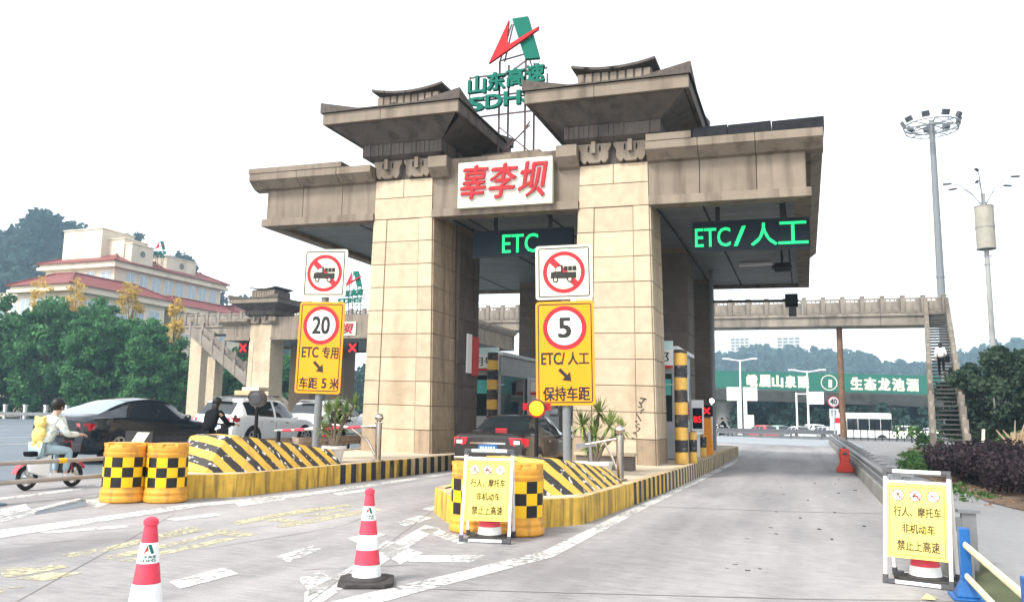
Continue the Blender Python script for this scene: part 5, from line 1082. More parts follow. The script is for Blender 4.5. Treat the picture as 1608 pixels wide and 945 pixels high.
# ================================================================== people and scooters
def skin(name, vs, es, mat, parent, sub=2):
    me = bpy.data.meshes.new(name); me.from_pydata([v[0] for v in vs], es, []); o = bpy.data.objects.new(name, me); COL.objects.link(o)
    md = o.modifiers.new("s", 'SKIN'); md.use_smooth_shade = True
    for i, v in enumerate(vs): r = v[1]; me.skin_vertices[0].data[i].radius = r if isinstance(r, tuple) else (r, r)
    me.skin_vertices[0].data[0].use_root = True
    sb = o.modifiers.new("u", 'SUBSURF'); sb.levels = sub; sb.render_levels = sub
    dg = bpy.context.evaluated_depsgraph_get(); dg.update(); m2 = bpy.data.meshes.new_from_object(o.evaluated_get(dg)); bpy.data.objects.remove(o); bpy.data.meshes.remove(me)
    m2.materials.clear(); m2.materials.append(mat); m2.shade_smooth(); return link(name, m2, parent)
m_skin = M("skin", (0.52, 0.33, 0.24), .5); m_hair = M("black hair", (0.012, 0.010, 0.010), .45, var=.3, scale=30)
def person(label, loc, rz, J, cl, group=None, hands=True, hairlong=False):
    """J: joint positions (pelvis, chest, neck, head, and L/R shoulder elbow wrist hip knee ankle toe) in local metres, facing +y"""
    t = thing("person", label, "person", loc, rz, group); V = Vector; v = []; e = []; ix = {}
    def add(n, p, r, par=None):
        ix[n] = len(v); v.append((tuple(p), r)); 
        if par: e.append((ix[par], ix[n]))
    P_, C_, N_, H_ = V(J["pelvis"]), V(J["chest"]), V(J["neck"]), V(J["head"])
    add("pelvis", P_, (.12, .09)); add("waist", P_.lerp(C_, .5), (.10, .075), "pelvis"); add("chest", C_, (.115, .08), "waist"); add("neck", N_, .055, "chest"); add("jaw", N_.lerp(H_, .55) + V((0, .03, 0)), (.062, .07), "neck"); add("head", H_, (.078, .092), "jaw"); add("crown", H_ + V((0, 0, .075)), (.062, .075), "head")
    for s in "LR":
        sg = -1 if s == "L" else 1
        S, E_, W_ = V(J["sh" + s]), V(J["el" + s]), V(J["wr" + s]); add("sh" + s, S, .045, "chest"); add("el" + s, E_, .036, "sh" + s); add("wr" + s, W_, .028, "el" + s)
        d = (W_ - E_).normalized(); up = V((0, 0, 1)); sd = d.cross(up).normalized() if abs(d.z) < .95 else V((1, 0, 0)); nm = sd.cross(d)
        add("pa" + s, W_ + d * .07, (.036, .018), "wr" + s)
        if hands:
            for k, (o_, L1) in enumerate(((-.030, .055), (-.010, .068), (.010, .064), (.028, .050))):
                b0 = W_ + d * .10 + sd * o_; add(f"f{k}a{s}", b0, .009, "pa" + s); add(f"f{k}b{s}", b0 + d * L1 * .6 - nm * .015, .008, f"f{k}a{s}"); add(f"f{k}c{s}", b0 + d * L1 * .75 - nm * .045, .007, f"f{k}b{s}")
            tb = W_ + d * .04 + sd * (-sg) * .035; add("t0" + s, tb, .010, "pa" + s); add("t1" + s, tb + d * .035 + sd * (-sg) * .015 - nm * .02, .008, "t0" + s)
        Hp, K, A, T_ = V(J["hp" + s]), V(J["kn" + s]), V(J["an" + s]), V(J["to" + s]); add("hp" + s, Hp, .085, "pelvis"); add("kn" + s, K, .058, "hp" + s); add("ca" + s, K.lerp(A, .35), .052, "kn" + s); add("an" + s, A, .036, "ca" + s); add("to" + s, T_, (.036, .026), "an" + s)
    skin("body", v, e, m_skin, t, 1)
    q = lambda n: V(v[ix[n]][0])
    jv = [(q("pelvis") + (q("waist") - q("pelvis")) * .1, (.165, .135)), (q("waist"), (.165, .13)), (q("chest"), (.185, .14)), (q("neck") - V((0, 0, .03)), .075)]; je = [(0, 1), (1, 2), (2, 3)]
    for s in "LR":
        i = len(jv); jv += [(q("sh" + s), .078), (q("sh" + s).lerp(q("el" + s), .5), .070), (q("el" + s), .062), (q("el" + s).lerp(q("wr" + s), .97), .046)]; je += [(2, i), (i, i + 1), (i + 1, i + 2), (i + 2, i + 3)]
    skin("jacket", jv, je, cl["top"], t, 2)
    tv = [(q("pelvis"), (.155, .125))]; te = []
    for s in "LR":
        i = len(tv); tv += [(q("hp" + s), .098), (q("hp" + s).lerp(q("kn" + s), .5), .086), (q("kn" + s), .074), (q("ca" + s), .066), (q("an" + s) + V((0, 0, .03)), .055)]; te += [(0, i), (i, i + 1), (i + 1, i + 2), (i + 2, i + 3), (i + 3, i + 4)]
    skin("trousers", tv, te, cl["leg"], t, 1)
    for s in "LR": skin("shoe", [(q("an" + s) - V((0, .035, .01)), (.045, .05)), (q("an" + s).lerp(q("to" + s), .55), (.047, .036)), (q("to" + s) + V((0, .02, 0)), (.042, .03))], [(0, 1), (1, 2)], cl["shoe"], t, 1)
    h = B(); h.ball(tuple(H_ + V((0, -.018, .035))), .118, 16, 10, sx=.86, sy=1.0, sz=1.0)
    if hairlong: h.ball(tuple(H_ + V((0, -.07, -.10))), .105, 14, 10, sx=.9, sy=.65, sz=1.3)
    hair = h.out("hair", m_hair, parent=t, smooth=80)
    face = B()
    for sg in (-1, 1): face.ball(tuple(H_ + V((sg * .032, .088, .0))), .011, 8, 6)
    face.out("eye", m_black2, parent=t)
    n = B(); n.ball(tuple(H_ + V((0, .098, -.028))), .016, 8, 6, sx=.8, sz=1.4); [n.ball(tuple(H_ + V((sg * .083, .0, -.01))), .022, 8, 6, sx=.4, sy=.8, sz=1.3) for sg in (-1, 1)]; n.out("nose_and_ears", m_skin, parent=t, smooth=80)
    m = B(); m.ball(tuple(H_ + V((0, .085, -.062))), .018, 8, 6, sx=1.2, sy=.4, sz=.3); m.out("mouth", m_coner, parent=t)
    return t
def riding(lean=.12, seat=.80, reach=.38):
    J = dict(pelvis=(0, -.22, seat), chest=(0, -.10 + lean * .3, seat + .38), neck=(0, -.04 + lean * .5, seat + .56), head=(0, .02 + lean * .5, seat + .70))
    for s, g in (("L", -1), ("R", 1)):
        J["sh" + s] = (g * .17, -.06 + lean * .45, seat + .47); J["el" + s] = (g * .28, reach - .24, seat + .23); J["wr" + s] = (g * .27, reach, seat + .22); J["hp" + s] = (g * .09, -.20, seat - .02); J["kn" + s] = (g * .15, .20, seat - .06); J["an" + s] = (g * .13, .16, seat - .46); J["to" + s] = (g * .14, .34, seat - .50)
    return J
m_pattern = M("pale patterned jacket", (0.62, 0.64, 0.58), .85, dirt=(0.20, 0.32, 0.30), dscale=17, damt=.9, dstretch=(1, 1, 1), dthr=.52); m_denim = M("light blue denim", (0.34, 0.46, 0.52), .85, var=.12, scale=8); m_blackcl = M("black cloth", (0.008, 0.009, 0.011), .9, var=.2, spec=.1); m_whiteshoe = M("white shoe", (.6, .6, .6), .6); m_plush = M("yellow plush", (0.72, 0.55, 0.18), .95, var=.15, scale=20, bump=.4)
def scooter(label, x, y, rz, c1, c2, group="electric scooters"):
    t = thing("electric_scooter", label, "scooter", (x, y, gz(x, y)), rz, group)
    for yw in (-.58, .55):
        b = B(); n = 24; pr = [(.235, -.04), (.25, 0), (.235, .04), (.17, .035), (.17, -.035), (.235, -.04)]
        vs = [(w, yw + r * math.cos(2 * math.pi * k / n), .25 + r * math.sin(2 * math.pi * k / n)) for r, w in pr[:-1] for k in range(n)]; m = 5
        b.add(vs, [(i * n + k, i * n + (k + 1) % n, ((i + 1) % m) * n + (k + 1) % n, ((i + 1) % m) * n + k) for i in range(m) for k in range(n)]); w = b.out("wheel", m_tyre, parent=t, smooth=40)
        b = B(); b.cyl((-.05, yw, .25), (.05, yw, .25), .06, n=14)
        for k in range(6): a = k * math.pi / 3; b.bar((0, yw, .25), (0, yw + .18 * math.cos(a), .25 + .18 * math.sin(a)), .03, .03)
        b.out("rim", m_rim, parent=w)
    b = B(); b.hexa([(-.13, -.62, .36), (.13, -.62, .36), (.11, -.12, .22), (-.11, -.12, .22), (-.10, -.66, .52), (.10, -.66, .52), (.12, -.1, .72), (-.12, -.1, .72)]); b.hexa([(-.13, -.14, .22), (.13, -.14, .22), (.12, .32, .20), (-.12, .32, .20), (-.14, -.14, .32), (.14, -.14, .32), (.13, .34, .30), (-.13, .34, .30)]); b.out("body_panel", c1, parent=t, bev=.03)
    b = B(); b.hexa([(-.15, .26, .28), (.15, .26, .28), (.12, .40, .30), (-.12, .40, .30), (-.16, .24, .92), (.16, .24, .92), (.12, .33, .95), (-.12, .33, .95)]); b.out("leg_shield", m_trim, parent=t, bev=.03)
    b = B(); b.hexa([(-.10, .42, .50), (.10, .42, .50), (.06, .46, .50), (-.06, .46, .50), (-.13, .34, .98), (.13, .34, .98), (.07, .40, 1.0), (-.07, .40, 1.0)]); b.hexa([(-.06, .46, .36), (.06, .46, .36), (.05, .50, .36), (-.05, .50, .36), (-.10, .42, .50), (.10, .42, .50), (.06, .46, .50), (-.06, .46, .50)]); b.out("front_panel", c2, parent=t, bev=.01)
    for yw, o_ in ((-.62, -.02), (.55, .02)):
        b = B(); pts = [(yw + .30 * math.cos(a), .25 + .30 * math.sin(a)) for a in [math.pi * (.15 + .75 * k / 8) for k in range(9)]]; inn = [(yw + .27 * math.cos(a), .25 + .27 * math.sin(a)) for a in [math.pi * (.15 + .75 * k / 8) for k in range(9)]]; b.prism(pts + inn[::-1], -.075, .075, ax='x'); b.out("mudguard", c2, parent=t, bev=.01)
    b = B(); b.hexa([(-.13, -.62, .66), (.13, -.62, .66), (.14, .02, .70), (-.14, .02, .70), (-.12, -.66, .76), (.12, -.66, .76), (.13, .02, .78), (-.13, .02, .78)]); b.out("seat", m_blackcl, parent=t, bev=.03)
    b = B(); b.tube([(0, .55, .25), (0, .50, .55), (0, .36, 1.0)], .032, 10); b.tube([(-.34, .28, 1.06), (-.18, .36, 1.03), (.18, .36, 1.03), (.34, .28, 1.06)], .018, 8); b.box(-.12, .12, .34, .42, .96, 1.06); b.out("steering_column", m_trim, parent=t)
    B().box(-.06, .06, -.72, -.66, .52, .60).out("tail_light", m_tail, parent=t); b = B()
    for s in (-1, 1): b.tube([(s * .26, .33, 1.05), (s * .30, .34, 1.18)], .008, 6); b.ball((s * .31, .34, 1.21), .05, 10, 6, sy=.3)
    b.out("mirror", m_trim, parent=t); return t
RX, RY, RZ = -12.27, 10.70, math.radians(-6)
m_redpl = M("red scooter plastic", (0.66, 0.045, 0.06), .3, coat=.5)
scooter("white scooter with red front panel and red rear mudguard beyond the railing", RX, RY, RZ, m_whitep, m_redpl).scale = (.82, .74, .84)
person("rider with black hair, pale patterned jacket and light jeans on the white scooter", (RX, RY, gz(RX)), RZ, riding(.02, .70, .27), dict(top=m_pattern, leg=m_denim, shoe=m_whiteshoe))
t = thing("plush_backpack", "yellow plush toy backpack on the back of the scooter rider", "backpack", (RX - .02, RY - .22, gz(RX) + .70), RZ); t.location.y += .15; b = B(); b.ball((0, -.20, .22), .14, 14, 10, sz=1.1, sy=.7); b.out("body", m_plush, parent=t, smooth=80); b = B(); b.ball((0, -.20, .42), .105, 14, 10, sx=1.2, sy=.75); [b.ball((s * .10, -.20, .50), .04, 8, 6) for s in (-1, 1)]; b.out("head", m_plush, parent=t, smooth=80)
for s in (-1, 1): b = B(); b.ball((s * .08, -.22, .06), .055, 10, 8, sz=1.4); b.out("foot", m_plush, parent=t, smooth=80)
scooter("dark scooter carrying the rider in black, mostly behind the striped wedge", -12.9, 15.5, math.radians(-4), m_trim, m_trim)
person("rider in black with long black hair in front of the white SUV", (-12.9, 15.5, gz(-12.9)), math.radians(-4), riding(.1, .82), dict(top=m_blackcl, leg=m_blackcl, shoe=m_blackcl), hairlong=True)
scooter("dark scooter beside the left gate pillar behind the yucca pot", -14.4, 23.2, math.radians(0), m_trim, m_pale)
person("rider in black behind the yucca pot at the left gate pillar", (-14.4, 23.2, gz(-14.4)), 0, riding(.2, .82), dict(top=m_blackcl, leg=m_blackcl, shoe=m_blackcl))
# ================================================================== footbridge
BY = 60.0
bz = lambda x: 7.9 - .0075 * (x - 8)
br = thing("footbridge", "long weathered concrete footbridge with panelled balustrade crossing behind the toll gates", "footbridge", (0, BY, 0))
n = 16; X0, X1 = -53.9, 8.95
for k in range(n):
    a, c = X0 + (X1 - X0) * k / n, X0 + (X1 - X0) * (k + 1) / n; b = B(); b.hexa([(a + .01, 0, bz(a)), (c - .01, 0, bz(c)), (c - .01, 2.2, bz(c)), (a + .01, 2.2, bz(a)), (a + .01, -.0, bz(a) + .62), (c - .01, 0, bz(c) + .62), (c - .01, 2.2, bz(c) + .62), (a + .01, 2.2, bz(a) + .62)]); b.hexa([(a + .01, -.12, bz(a) + .622), (c - .01, -.12, bz(c) + .622), (c - .01, 2.32, bz(c) + .622), (a + .01, 2.32, bz(a) + .622), (a + .01, -.12, bz(a) + .80), (c - .01, -.12, bz(c) + .80), (c - .01, 2.32, bz(c) + .80), (a + .01, 2.32, bz(a) + .80)]); b.out("deck_beam", m_bridge, parent=br)
n = 50; st = (X1 - X0) / n; pm_ = B().box(-.13, .13, -.15, .11, 0, 1.12).box(-.16, .16, -.18, .14, 1.121, 1.2).out("baluster_post", m_bridge).data; bpy.data.objects.remove(bpy.data.objects["baluster_post"])
pb = B(); pb.box(.14, st - .14, -.08, .02, .10, .82); pb.box(.14, st - .14, -.10, .04, .93, 1.04)
for k in range(4): pb.box(.2 + k * (st - .4) / 3 - .035, .2 + k * (st - .4) / 3 + .035, -.07, .01, .821, .929)
pb.box(.25, st - .25, -.10, -.081, .22, .70)
o = pb.out("baluster_panel", m_bridge); pn_ = o.data; bpy.data.objects.remove(o)
for yy in (0.0, 2.2):
    for k in range(n + 1):
        x = X0 + st * k; link("baluster_post", pm_, br, (x, yy, bz(x) + .80), bev=0)
        if k < n: link("baluster_panel", pn_, br, (x, yy + (.06 if yy else 0), bz(x) + .80))
for x, w in ((-52.8, .65), (-49.5, .42), (-44.8, .4)):
    zt = bz(x) if x < -52 else (bz(x) - .3 if x < -49 and False else max(.5, 8.3 - (x + 51.6) * .74 - .55)); y = .3 if x < -52 else -1.4; B().box(x - w, x + w, y, y + 1.1, 0, zt - .01).out("pier", m_stone, parent=br)
B().cyl((2.42, .9, 0), (2.42, .9, bz(2.4)), .2, n=16).out("steel_column", m_rust, parent=br, smooth=40)
def stair(p0, p1, w, nst, thick=.9):
    """flight from p0 (top) to p1 (foot), all in bridge coordinates"""
    p0, p1 = Vector(p0), Vector(p1); d = p1 - p0; h = Vector((d.x, d.y, 0)); hl = h.length; u = h.normalized(); s = Vector((-u.y, u.x, 0))
    for k in range(nst):
        a = p0 + d * ((k + .5) / nst); b = B(); q = u * (hl / nst * .52); e = s * (w - .08)
        b.hexa([a - q - e - Vector((0, 0, .07)), a + q - e - Vector((0, 0, .07)), a + q + e - Vector((0, 0, .07)), a - q + e - Vector((0, 0, .07)), a - q - e, a + q - e, a + q + e, a - q + e]); b.out("stair_tread", m_stairt, parent=br)
    for sg in (-1, 1):
        e0, e1 = s * sg * (w - .07), s * sg * (w + .07); b = B(); lo, hi = Vector((0, 0, -.32)), Vector((0, 0, .72))
        b.hexa([p0 + e0 + lo, p0 + e1 + lo, p1 + e1 + lo, p1 + e0 + lo, p0 + e0 + hi, p0 + e1 + hi, p1 + e1 + hi, p1 + e0 + hi]); b.out("stair_parapet", m_bridge, parent=br)
        m = max(3, int(d.length / 1.5))
        for k in range(m + 1): a = p0 + d * (k / m) + s * sg * w; b = B(); b.box(a.x - .12, a.x + .12, a.y - .12, a.y + .12, a.z - .3, a.z + 1.02); b.out("stair_post", m_bridge, parent=br)
    return p0, d
m_stairt = M("dark stair tread", (0.07, 0.068, 0.065), .8, var=.2, objvar=.25)
S0, SD = stair((8.42, -.3, 8.62), (5.55, -22.3, .05), .62, 40)
stair((-51.7, -1.0, 8.35), (-40.4, -1.0, .4), .8, 28)
# a person walking down the stairs
k = .56; P0 = S0 + SD * k + Vector((-.05, 0, 0)); hd = math.atan2(SD.y, SD.x) - math.pi / 2
J = dict(pelvis=(0, 0, .92), chest=(0, .02, 1.30), neck=(0, .03, 1.46), head=(0, .06, 1.60))
for s, g in (("L", -1), ("R", 1)):
    f = .12 if s == "L" else -.06; J["sh" + s] = (g * .17, .0, 1.40); J["el" + s] = (g * .24, -.04 - f * .5, 1.13); J["wr" + s] = (g * .23, .10 - f, .93); J["hp" + s] = (g * .09, 0, .88); J["kn" + s] = (g * .10, .10 + f, .50 - (.06 if f > 0 else 0)); J["an" + s] = (g * .10, .02 + f * 1.6, .09 - (.12 if f > 0 else -.06)); J["to" + s] = (g * .11, .17 + f * 1.6, .04 - (.12 if f > 0 else -.06))
m_whitecl = M("white cloth", (.72, .68, .66), .85)
person("person in a pale top and black trousers walking on the footbridge stairs", (P0.x, P0.y + BY, P0.z + .08), hd + math.pi, J, dict(top=m_whitecl, leg=m_blackcl, shoe=m_blackcl), hairlong=True)
t = thing("handbag", "dark bag carried at the side of the person on the stairs", "bag", (P0.x + .28, P0.y + BY - .1, P0.z + .75)); B().box(-.1, .1, -.12, .12, 0, .35).out("bag_body", m_blackcl, parent=t, bev=.03)
b = B(); b.tube([(0, -.08, .35), (0, 0, .62), (0, .08, .35)], .01, 6); b.out("strap", m_blackcl, parent=t)

# ================================================================== masts and street lamps
t = thing("high_mast_light", "tall grey high mast light with a ring of floodlights above the stairs", "mast light", (11.75, 80, -.6)); B().cyl((0, 0, 0), (0, 0, 29.4), .42, .24, n=16).out("mast", m_pole, parent=t, smooth=40); B().cyl((0, 0, 14.8), (0, 0, 14.95), .38, n=16).out("collar", m_galv, parent=t); B().cyl((0, 0, 29.4), (0, 0, 31.4), .03, n=6).out("lightning_rod", m_galv, parent=t)
b = B(); R1, R2 = 2.35, 1.5
for k in range(16):
    a, c = k * math.pi / 8, (k + 1) * math.pi / 8; f = lambda r, an, z: (r * math.cos(an), r * math.sin(an), z); b.bar(f(R1, a, 28.9), f(R1, c, 28.9), .09, .09); b.bar(f(R1 - .15, a, 28.45), f(R1 - .15, c, 28.45), .07, .07); b.bar(f(R2, a, 28.6), f(R2, c, 28.6), .07, .07); b.bar(f(R1, a, 28.9), f(R1 - .15, c, 28.45), .05, .05)
    if k % 2 == 0: b.bar(f(.2, a, 29.0), f(R1, a, 28.9), .08, .08); b.bar(f(.2, a, 28.3), f(R1 - .15, a, 28.45), .06, .06)
b.out("lamp_ring", m_galv, parent=t)
for k in range(9): a = k * 2 * math.pi / 9 + .2; b = B(); b.obox((2.35 * math.cos(a), 2.35 * math.sin(a), 29.35), .28, .62, .5, rz=a, ry=.5); b.out("floodlight", m_corner, parent=t)
t = thing("street_lamp", "white street lamp with a grey drum on its pole and curved arms", "street lamp", (9.3, 48, 0)); B().cyl((0, 0, 0), (0, 0, 13.6), .16, .11, n=14).out("pole", M("white pole paint", (.30, .30, .29), .6, dirt=(.12, .11, .10), dscale=3, damt=.7, dthr=.52), parent=t, smooth=40)
b = B(); b.cyl((0, 0, 10.6), (0, 0, 12.88), .46, n=26); b.out("drum", M("grey beige drum", (.33, .31, .26), .7, var=.1, dirt=(.2, .19, .16), dscale=.8), parent=t, smooth=40); b = B(); [b.cyl((0, 0, z), (0, 0, z + .05), .475, n=26) for z in (10.58, 11.72, 12.86)]; b.out("drum_band", m_conc, parent=t, smooth=40)
b = B(); [b.bar((-.22, -.1, z), (.22, -.1, z), .05, .06) for z in (9.75, 10.2, 13.1)]; b.out("clamp", m_galv, parent=t)
for k, (a, L_, hz_) in enumerate(((0.1, 1.45, 1.5), (.45, 1.3, 1.15), (2.6, 1.35, 1.2), (3.05, 1.5, 1.35), (4.3, .8, 1.75), (1.6, .9, 1.6))):
    b = B(); c_, s_ = math.cos(a), math.sin(a); b.tube([(c_ * .1, s_ * .1, 12.95), (c_ * L_ * .35, s_ * L_ * .35, 12.95 + hz_ * .55), (c_ * L_ * .7, s_ * L_ * .7, 12.95 + hz_ * .9), (c_ * L_, s_ * L_, 12.95 + hz_)], .025, 6); ar = b.out("arm", m_pole, parent=t, smooth=50); b = B(); b.obox((c_ * (L_ + .15), s_ * (L_ + .15), 12.96 + hz_), .42, .16, .09, rz=a); b.out("lamp_head", m_corner, parent=ar, bev=.02)
for x, y, h, lb in ((-6.8, 95, 8.0, "white double arm road lamp nearest the gate pillar beyond the guardrail"), (.3, 93, 6.6, "white double arm road lamp in front of the green banner, left of the rusty column")):
    t = thing("road_lamp", lb, "street lamp", (x, y, -.75), group="white double arm road lamps"); B().cyl((0, 0, 0), (0, 0, h + .75), .12, .09, n=10).out("pole", m_whitep, parent=t, smooth=40); b = B(); b.tube([(-1.4, 0, h + .85), (0, 0, h + .65), (1.4, 0, h + .85)], .06, 6); b.out("arm", m_whitep, parent=t); [B().obox((s * 1.5, 0, h + .88), .8, .25, .12).out("lamp_head", m_whitep, parent=t) for s in (-1, 1)]

# ================================================================== highway beyond
t = thing("overpass", "grey highway overpass carrying a long green banner", "overpass", (3.2, 120, 0)); wo_ = lambda x, y, z: (x, y, z - .028 * x)
for k in range(10):
    a = -60 + 12 * k; b = B(); b.prism([(0, 7.4), (0, 5.1), (1.5, 3.65), (8, 3.65), (9.5, 5.1), (9.5, 7.4)], a + .02, a + 11.98, ax='x'); b.out("deck_segment", m_conc, parent=t, warp=wo_)
for x in (-36, -14.5, 6.9, 29): B().lathe([(1.35, -1), (1.35, 2.6), (1.9, 3.62)], 20, c=(x, 4.5, 0)).out("pier", m_conc, parent=t, warp=wo_, smooth=40)
p = B().box(-15.2, 60, -.15, -.02, 5.25, 7.75).out("banner", m_banner, parent=t, warp=wo_)
b = B()
for s, x0 in (("峨眉山泉酿", -10.9), ("生态龙池酒", 2.75)):
    for i, c in enumerate(s): text_b(b, c, x0 + i * 1.72, x0 + i * 1.72 + 1.45, 5.6, 7.3, -.16, bold=.055)
b.out("lettering", m_cream, parent=p, warp=wo_); b = B(); ring(b, (.0, 6.45), .95, 1.06, -.16); flat(b, [(-.1, 5.8), (.35, 5.8), (.4, 6.8), (-.05, 6.9)], -.16); b.out("bottle_emblem", m_cream, parent=p, warp=wo_)
def barrier(x0, x1, y, z, label, w=.3):
    t = thing("guardrail", label, "guardrail", (x0, y, z), group="guardrails across the far road end"); L_ = x1 - x0; n = max(2, int(L_ / 4))
    for k in range(n): B().box(L_ * k / n + .01, L_ * (k + 1) / n - .01, 0, .08, .35, .35 + w).out("rail_beam", m_galv, parent=t)
    for k in range(n * 2): B().box(L_ * (k + .5) / n / 2 - .08, L_ * (k + .5) / n / 2 + .08, .09, .2, -.1, .35 + w).out("post", m_galv, parent=t)
barrier(-16, 2.3, 68.5, .0, "long grey guardrail closing the far end of the right lane", .34); barrier(-30, 60, 77.5, -.75, "second grey guardrail along the near edge of the highway", .4); barrier(-6.6, -1.2, 66.5, -.05, "short white rail lying in front of the far guardrail", .16); barrier(-60, 80, 107, -.75, "grey guardrail along the far edge of the highway", .35)
t = thing("fence", "black post fence beyond the rusty column at the end of the path", "fence", (3.0, 69.5, -.3)); b = B(); b.box(0, 7.2, -.02, .02, 1.05, 1.1); b.box(0, 7.2, -.02, .02, .35, .4); b.out("rail", m_black, parent=t)
for k in range(15): B().box(k * .51 - .03, k * .51 + .03, -.05, -.021, 0, 1.75 if k % 2 == 0 else 1.35).out("post", m_black, parent=t)
t = thing("speed_sign", "round speed limit 40 sign above a small arrow plate left of the rusty column", "road sign", (2.05, 66.8, -.05)); B().cyl((0, .04, 0), (0, .04, 3.3), .05, n=8).out("post", m_pale, parent=t); p = B(); p.cyl((0, 0, 2.92), (0, .03, 2.92), .44, n=28); p = p.out("disc", m_signw, parent=t); ring(B(), (0, 2.92), .36, .44, -.004, 28).out("rim", m_signr, parent=p); text_b(B(), "40", -.24, .24, 2.72, 3.12, -.005, bold=.03).out("lettering", m_black2, parent=p)
p = B().box(-.33, .33, 0, .03, 1.7, 2.38).out("arrow_plate", m_signw, parent=t); b = B()
for s in (-.14, .1): flat(b, [(s - .02, 1.8), (s + .02, 1.8), (s + .02, 2.15), (s + .07, 2.15), (s, 2.28), (s - .07, 2.15), (s - .02, 2.15)], -.004)
b.out("arrow_symbol", m_black2, parent=p)
t = thing("traffic_sign", "white backed double highway sign on two thick white posts", "road sign", (-7.0, 100, -.75)); [B().cyl((x, 0, 0), (x, 0, 5.2), .22, n=12).out("post", m_whitep, parent=t) for x in (-.35, .35)]; [B().box(a, c, -.1, -.02, 4.25, 5.85).out("sign_panel", m_pale, parent=t) for a, c in ((-1.75, -.12), (.12, 1.75))]; B().box(.5, 1.3, -.3, -.1, 0, 2.6).out("white_cabinet", m_whitep, parent=t)
t = thing("traffic_sign", "grey backed highway sign on a single post in front of the overpass girder", "road sign", (-.9, 98, -.75)); B().cyl((0, 0, 0), (0, 0, 5.2), .10, n=10).out("post", m_whitep, parent=t); B().bar((0, 0, 5.05), (2.9, 0, 5.05), .1, .1).out("arm", m_whitep, parent=t); B().box(1.1, 2.9, -.1, -.051, 3.9, 5.3).out("sign_panel", m_pale, parent=t)
fc = [("hatch", -8.3, 88, -25, p_white, "white hatchback on the highway beside the right gate pillar"), ("hatch", -4.7, 93, 40, p_red, "red car on the highway beyond the far guardrail"), ("hatch", -3.0, 95, 25, p_grn, "pale green taxi on the highway next to the red car"), ("sedan", -.9, 92, 30, p_white, "white sedan on the highway left of the second lamp"), ("suv", .6, 97, 25, p_white, "white SUV on the highway behind the white sedan"), ("hatch", 1.7, 92, 35, p_silver, "silver car on the highway under the second lamp"), ("sedan", 3.0, 97, 25, p_silver, "silver saloon on the highway just left of the white bus"), ("suv", 9.6, 99, 65, p_white, "white van like car on the highway right of the bus by the pier"), ("sedan", 13.0, 103, 75, p_silver, "grey car on the highway right of the overpass pier")]
for kd, x, y, a, pm, lb in fc: car(kd, "car", lb, "car", x, y, math.radians(a), pm, NS=22, group="cars on the highway", z=-.74, plate=False, detail=False, wheels=True)
t = thing("bus", "white bus with a red panel standing behind the rusty column", "bus", (4.9, 84, -.74)); b = B(); b.box(-2.7, 2.7, 0, 2.3, .35, 2.9); b.out("body", m_pale, parent=t, bev=.15)
for k in range(4): B().box(-1.2 + k * .98, -.27 + k * .98, -.015, .02, 1.3, 2.35).out("window", m_carglass, parent=t)
B().box(-2.3, -1.35, -.012, .02, 1.9, 2.4).out("red_panel", m_signr, parent=t); B().box(-2.715, -2.6, .2, 2.1, 1.3, 2.4).out("windscreen", m_carglass, parent=t)
for x in (-1.8, 1.8): B().cyl((x, -.02, .45), (x, .3, .45), .45, n=18).out("wheel", m_tyre, parent=t)
t = thing("motorbike_rider_group", "person", "person", (0, 0, 0)); bpy.data.objects.remove(t)
scooter("dark motorbike crossing at the far end of the right lane", -6.5, 70.5, math.radians(80), m_trim, m_trim)
person("rider in dark clothes on the motorbike beyond the far guardrail", (-6.5, 70.5, gz(-6.5, 70.5)), math.radians(80), riding(.2, .82), dict(top=m_blackcl, leg=m_blackcl, shoe=m_blackcl), hands=False)
for x, w, h, lb in ((-62, 20, 85, "pale hazy tower block far behind the hill, left one"), (-13.5, 24, 86, "pale hazy tower block far behind the hill, right one")):
    t = thing("tower_block", lb, "tower block", (x, 880, -1), group="hazy tower blocks"); B().box(-w / 2, w / 2, 0, 10, 0, h).out("walls", m_cwall, parent=t)
    for k in range(12):
        for j in range(4): B().box(-w / 2 + .6 + j * (w - 1) / 4, -w / 2 + .4 + (j + .75) * (w - 1) / 4, -.05, .02, 46 + k * 3.3, 47.8 + k * 3.3).out("window", m_glass, parent=t)

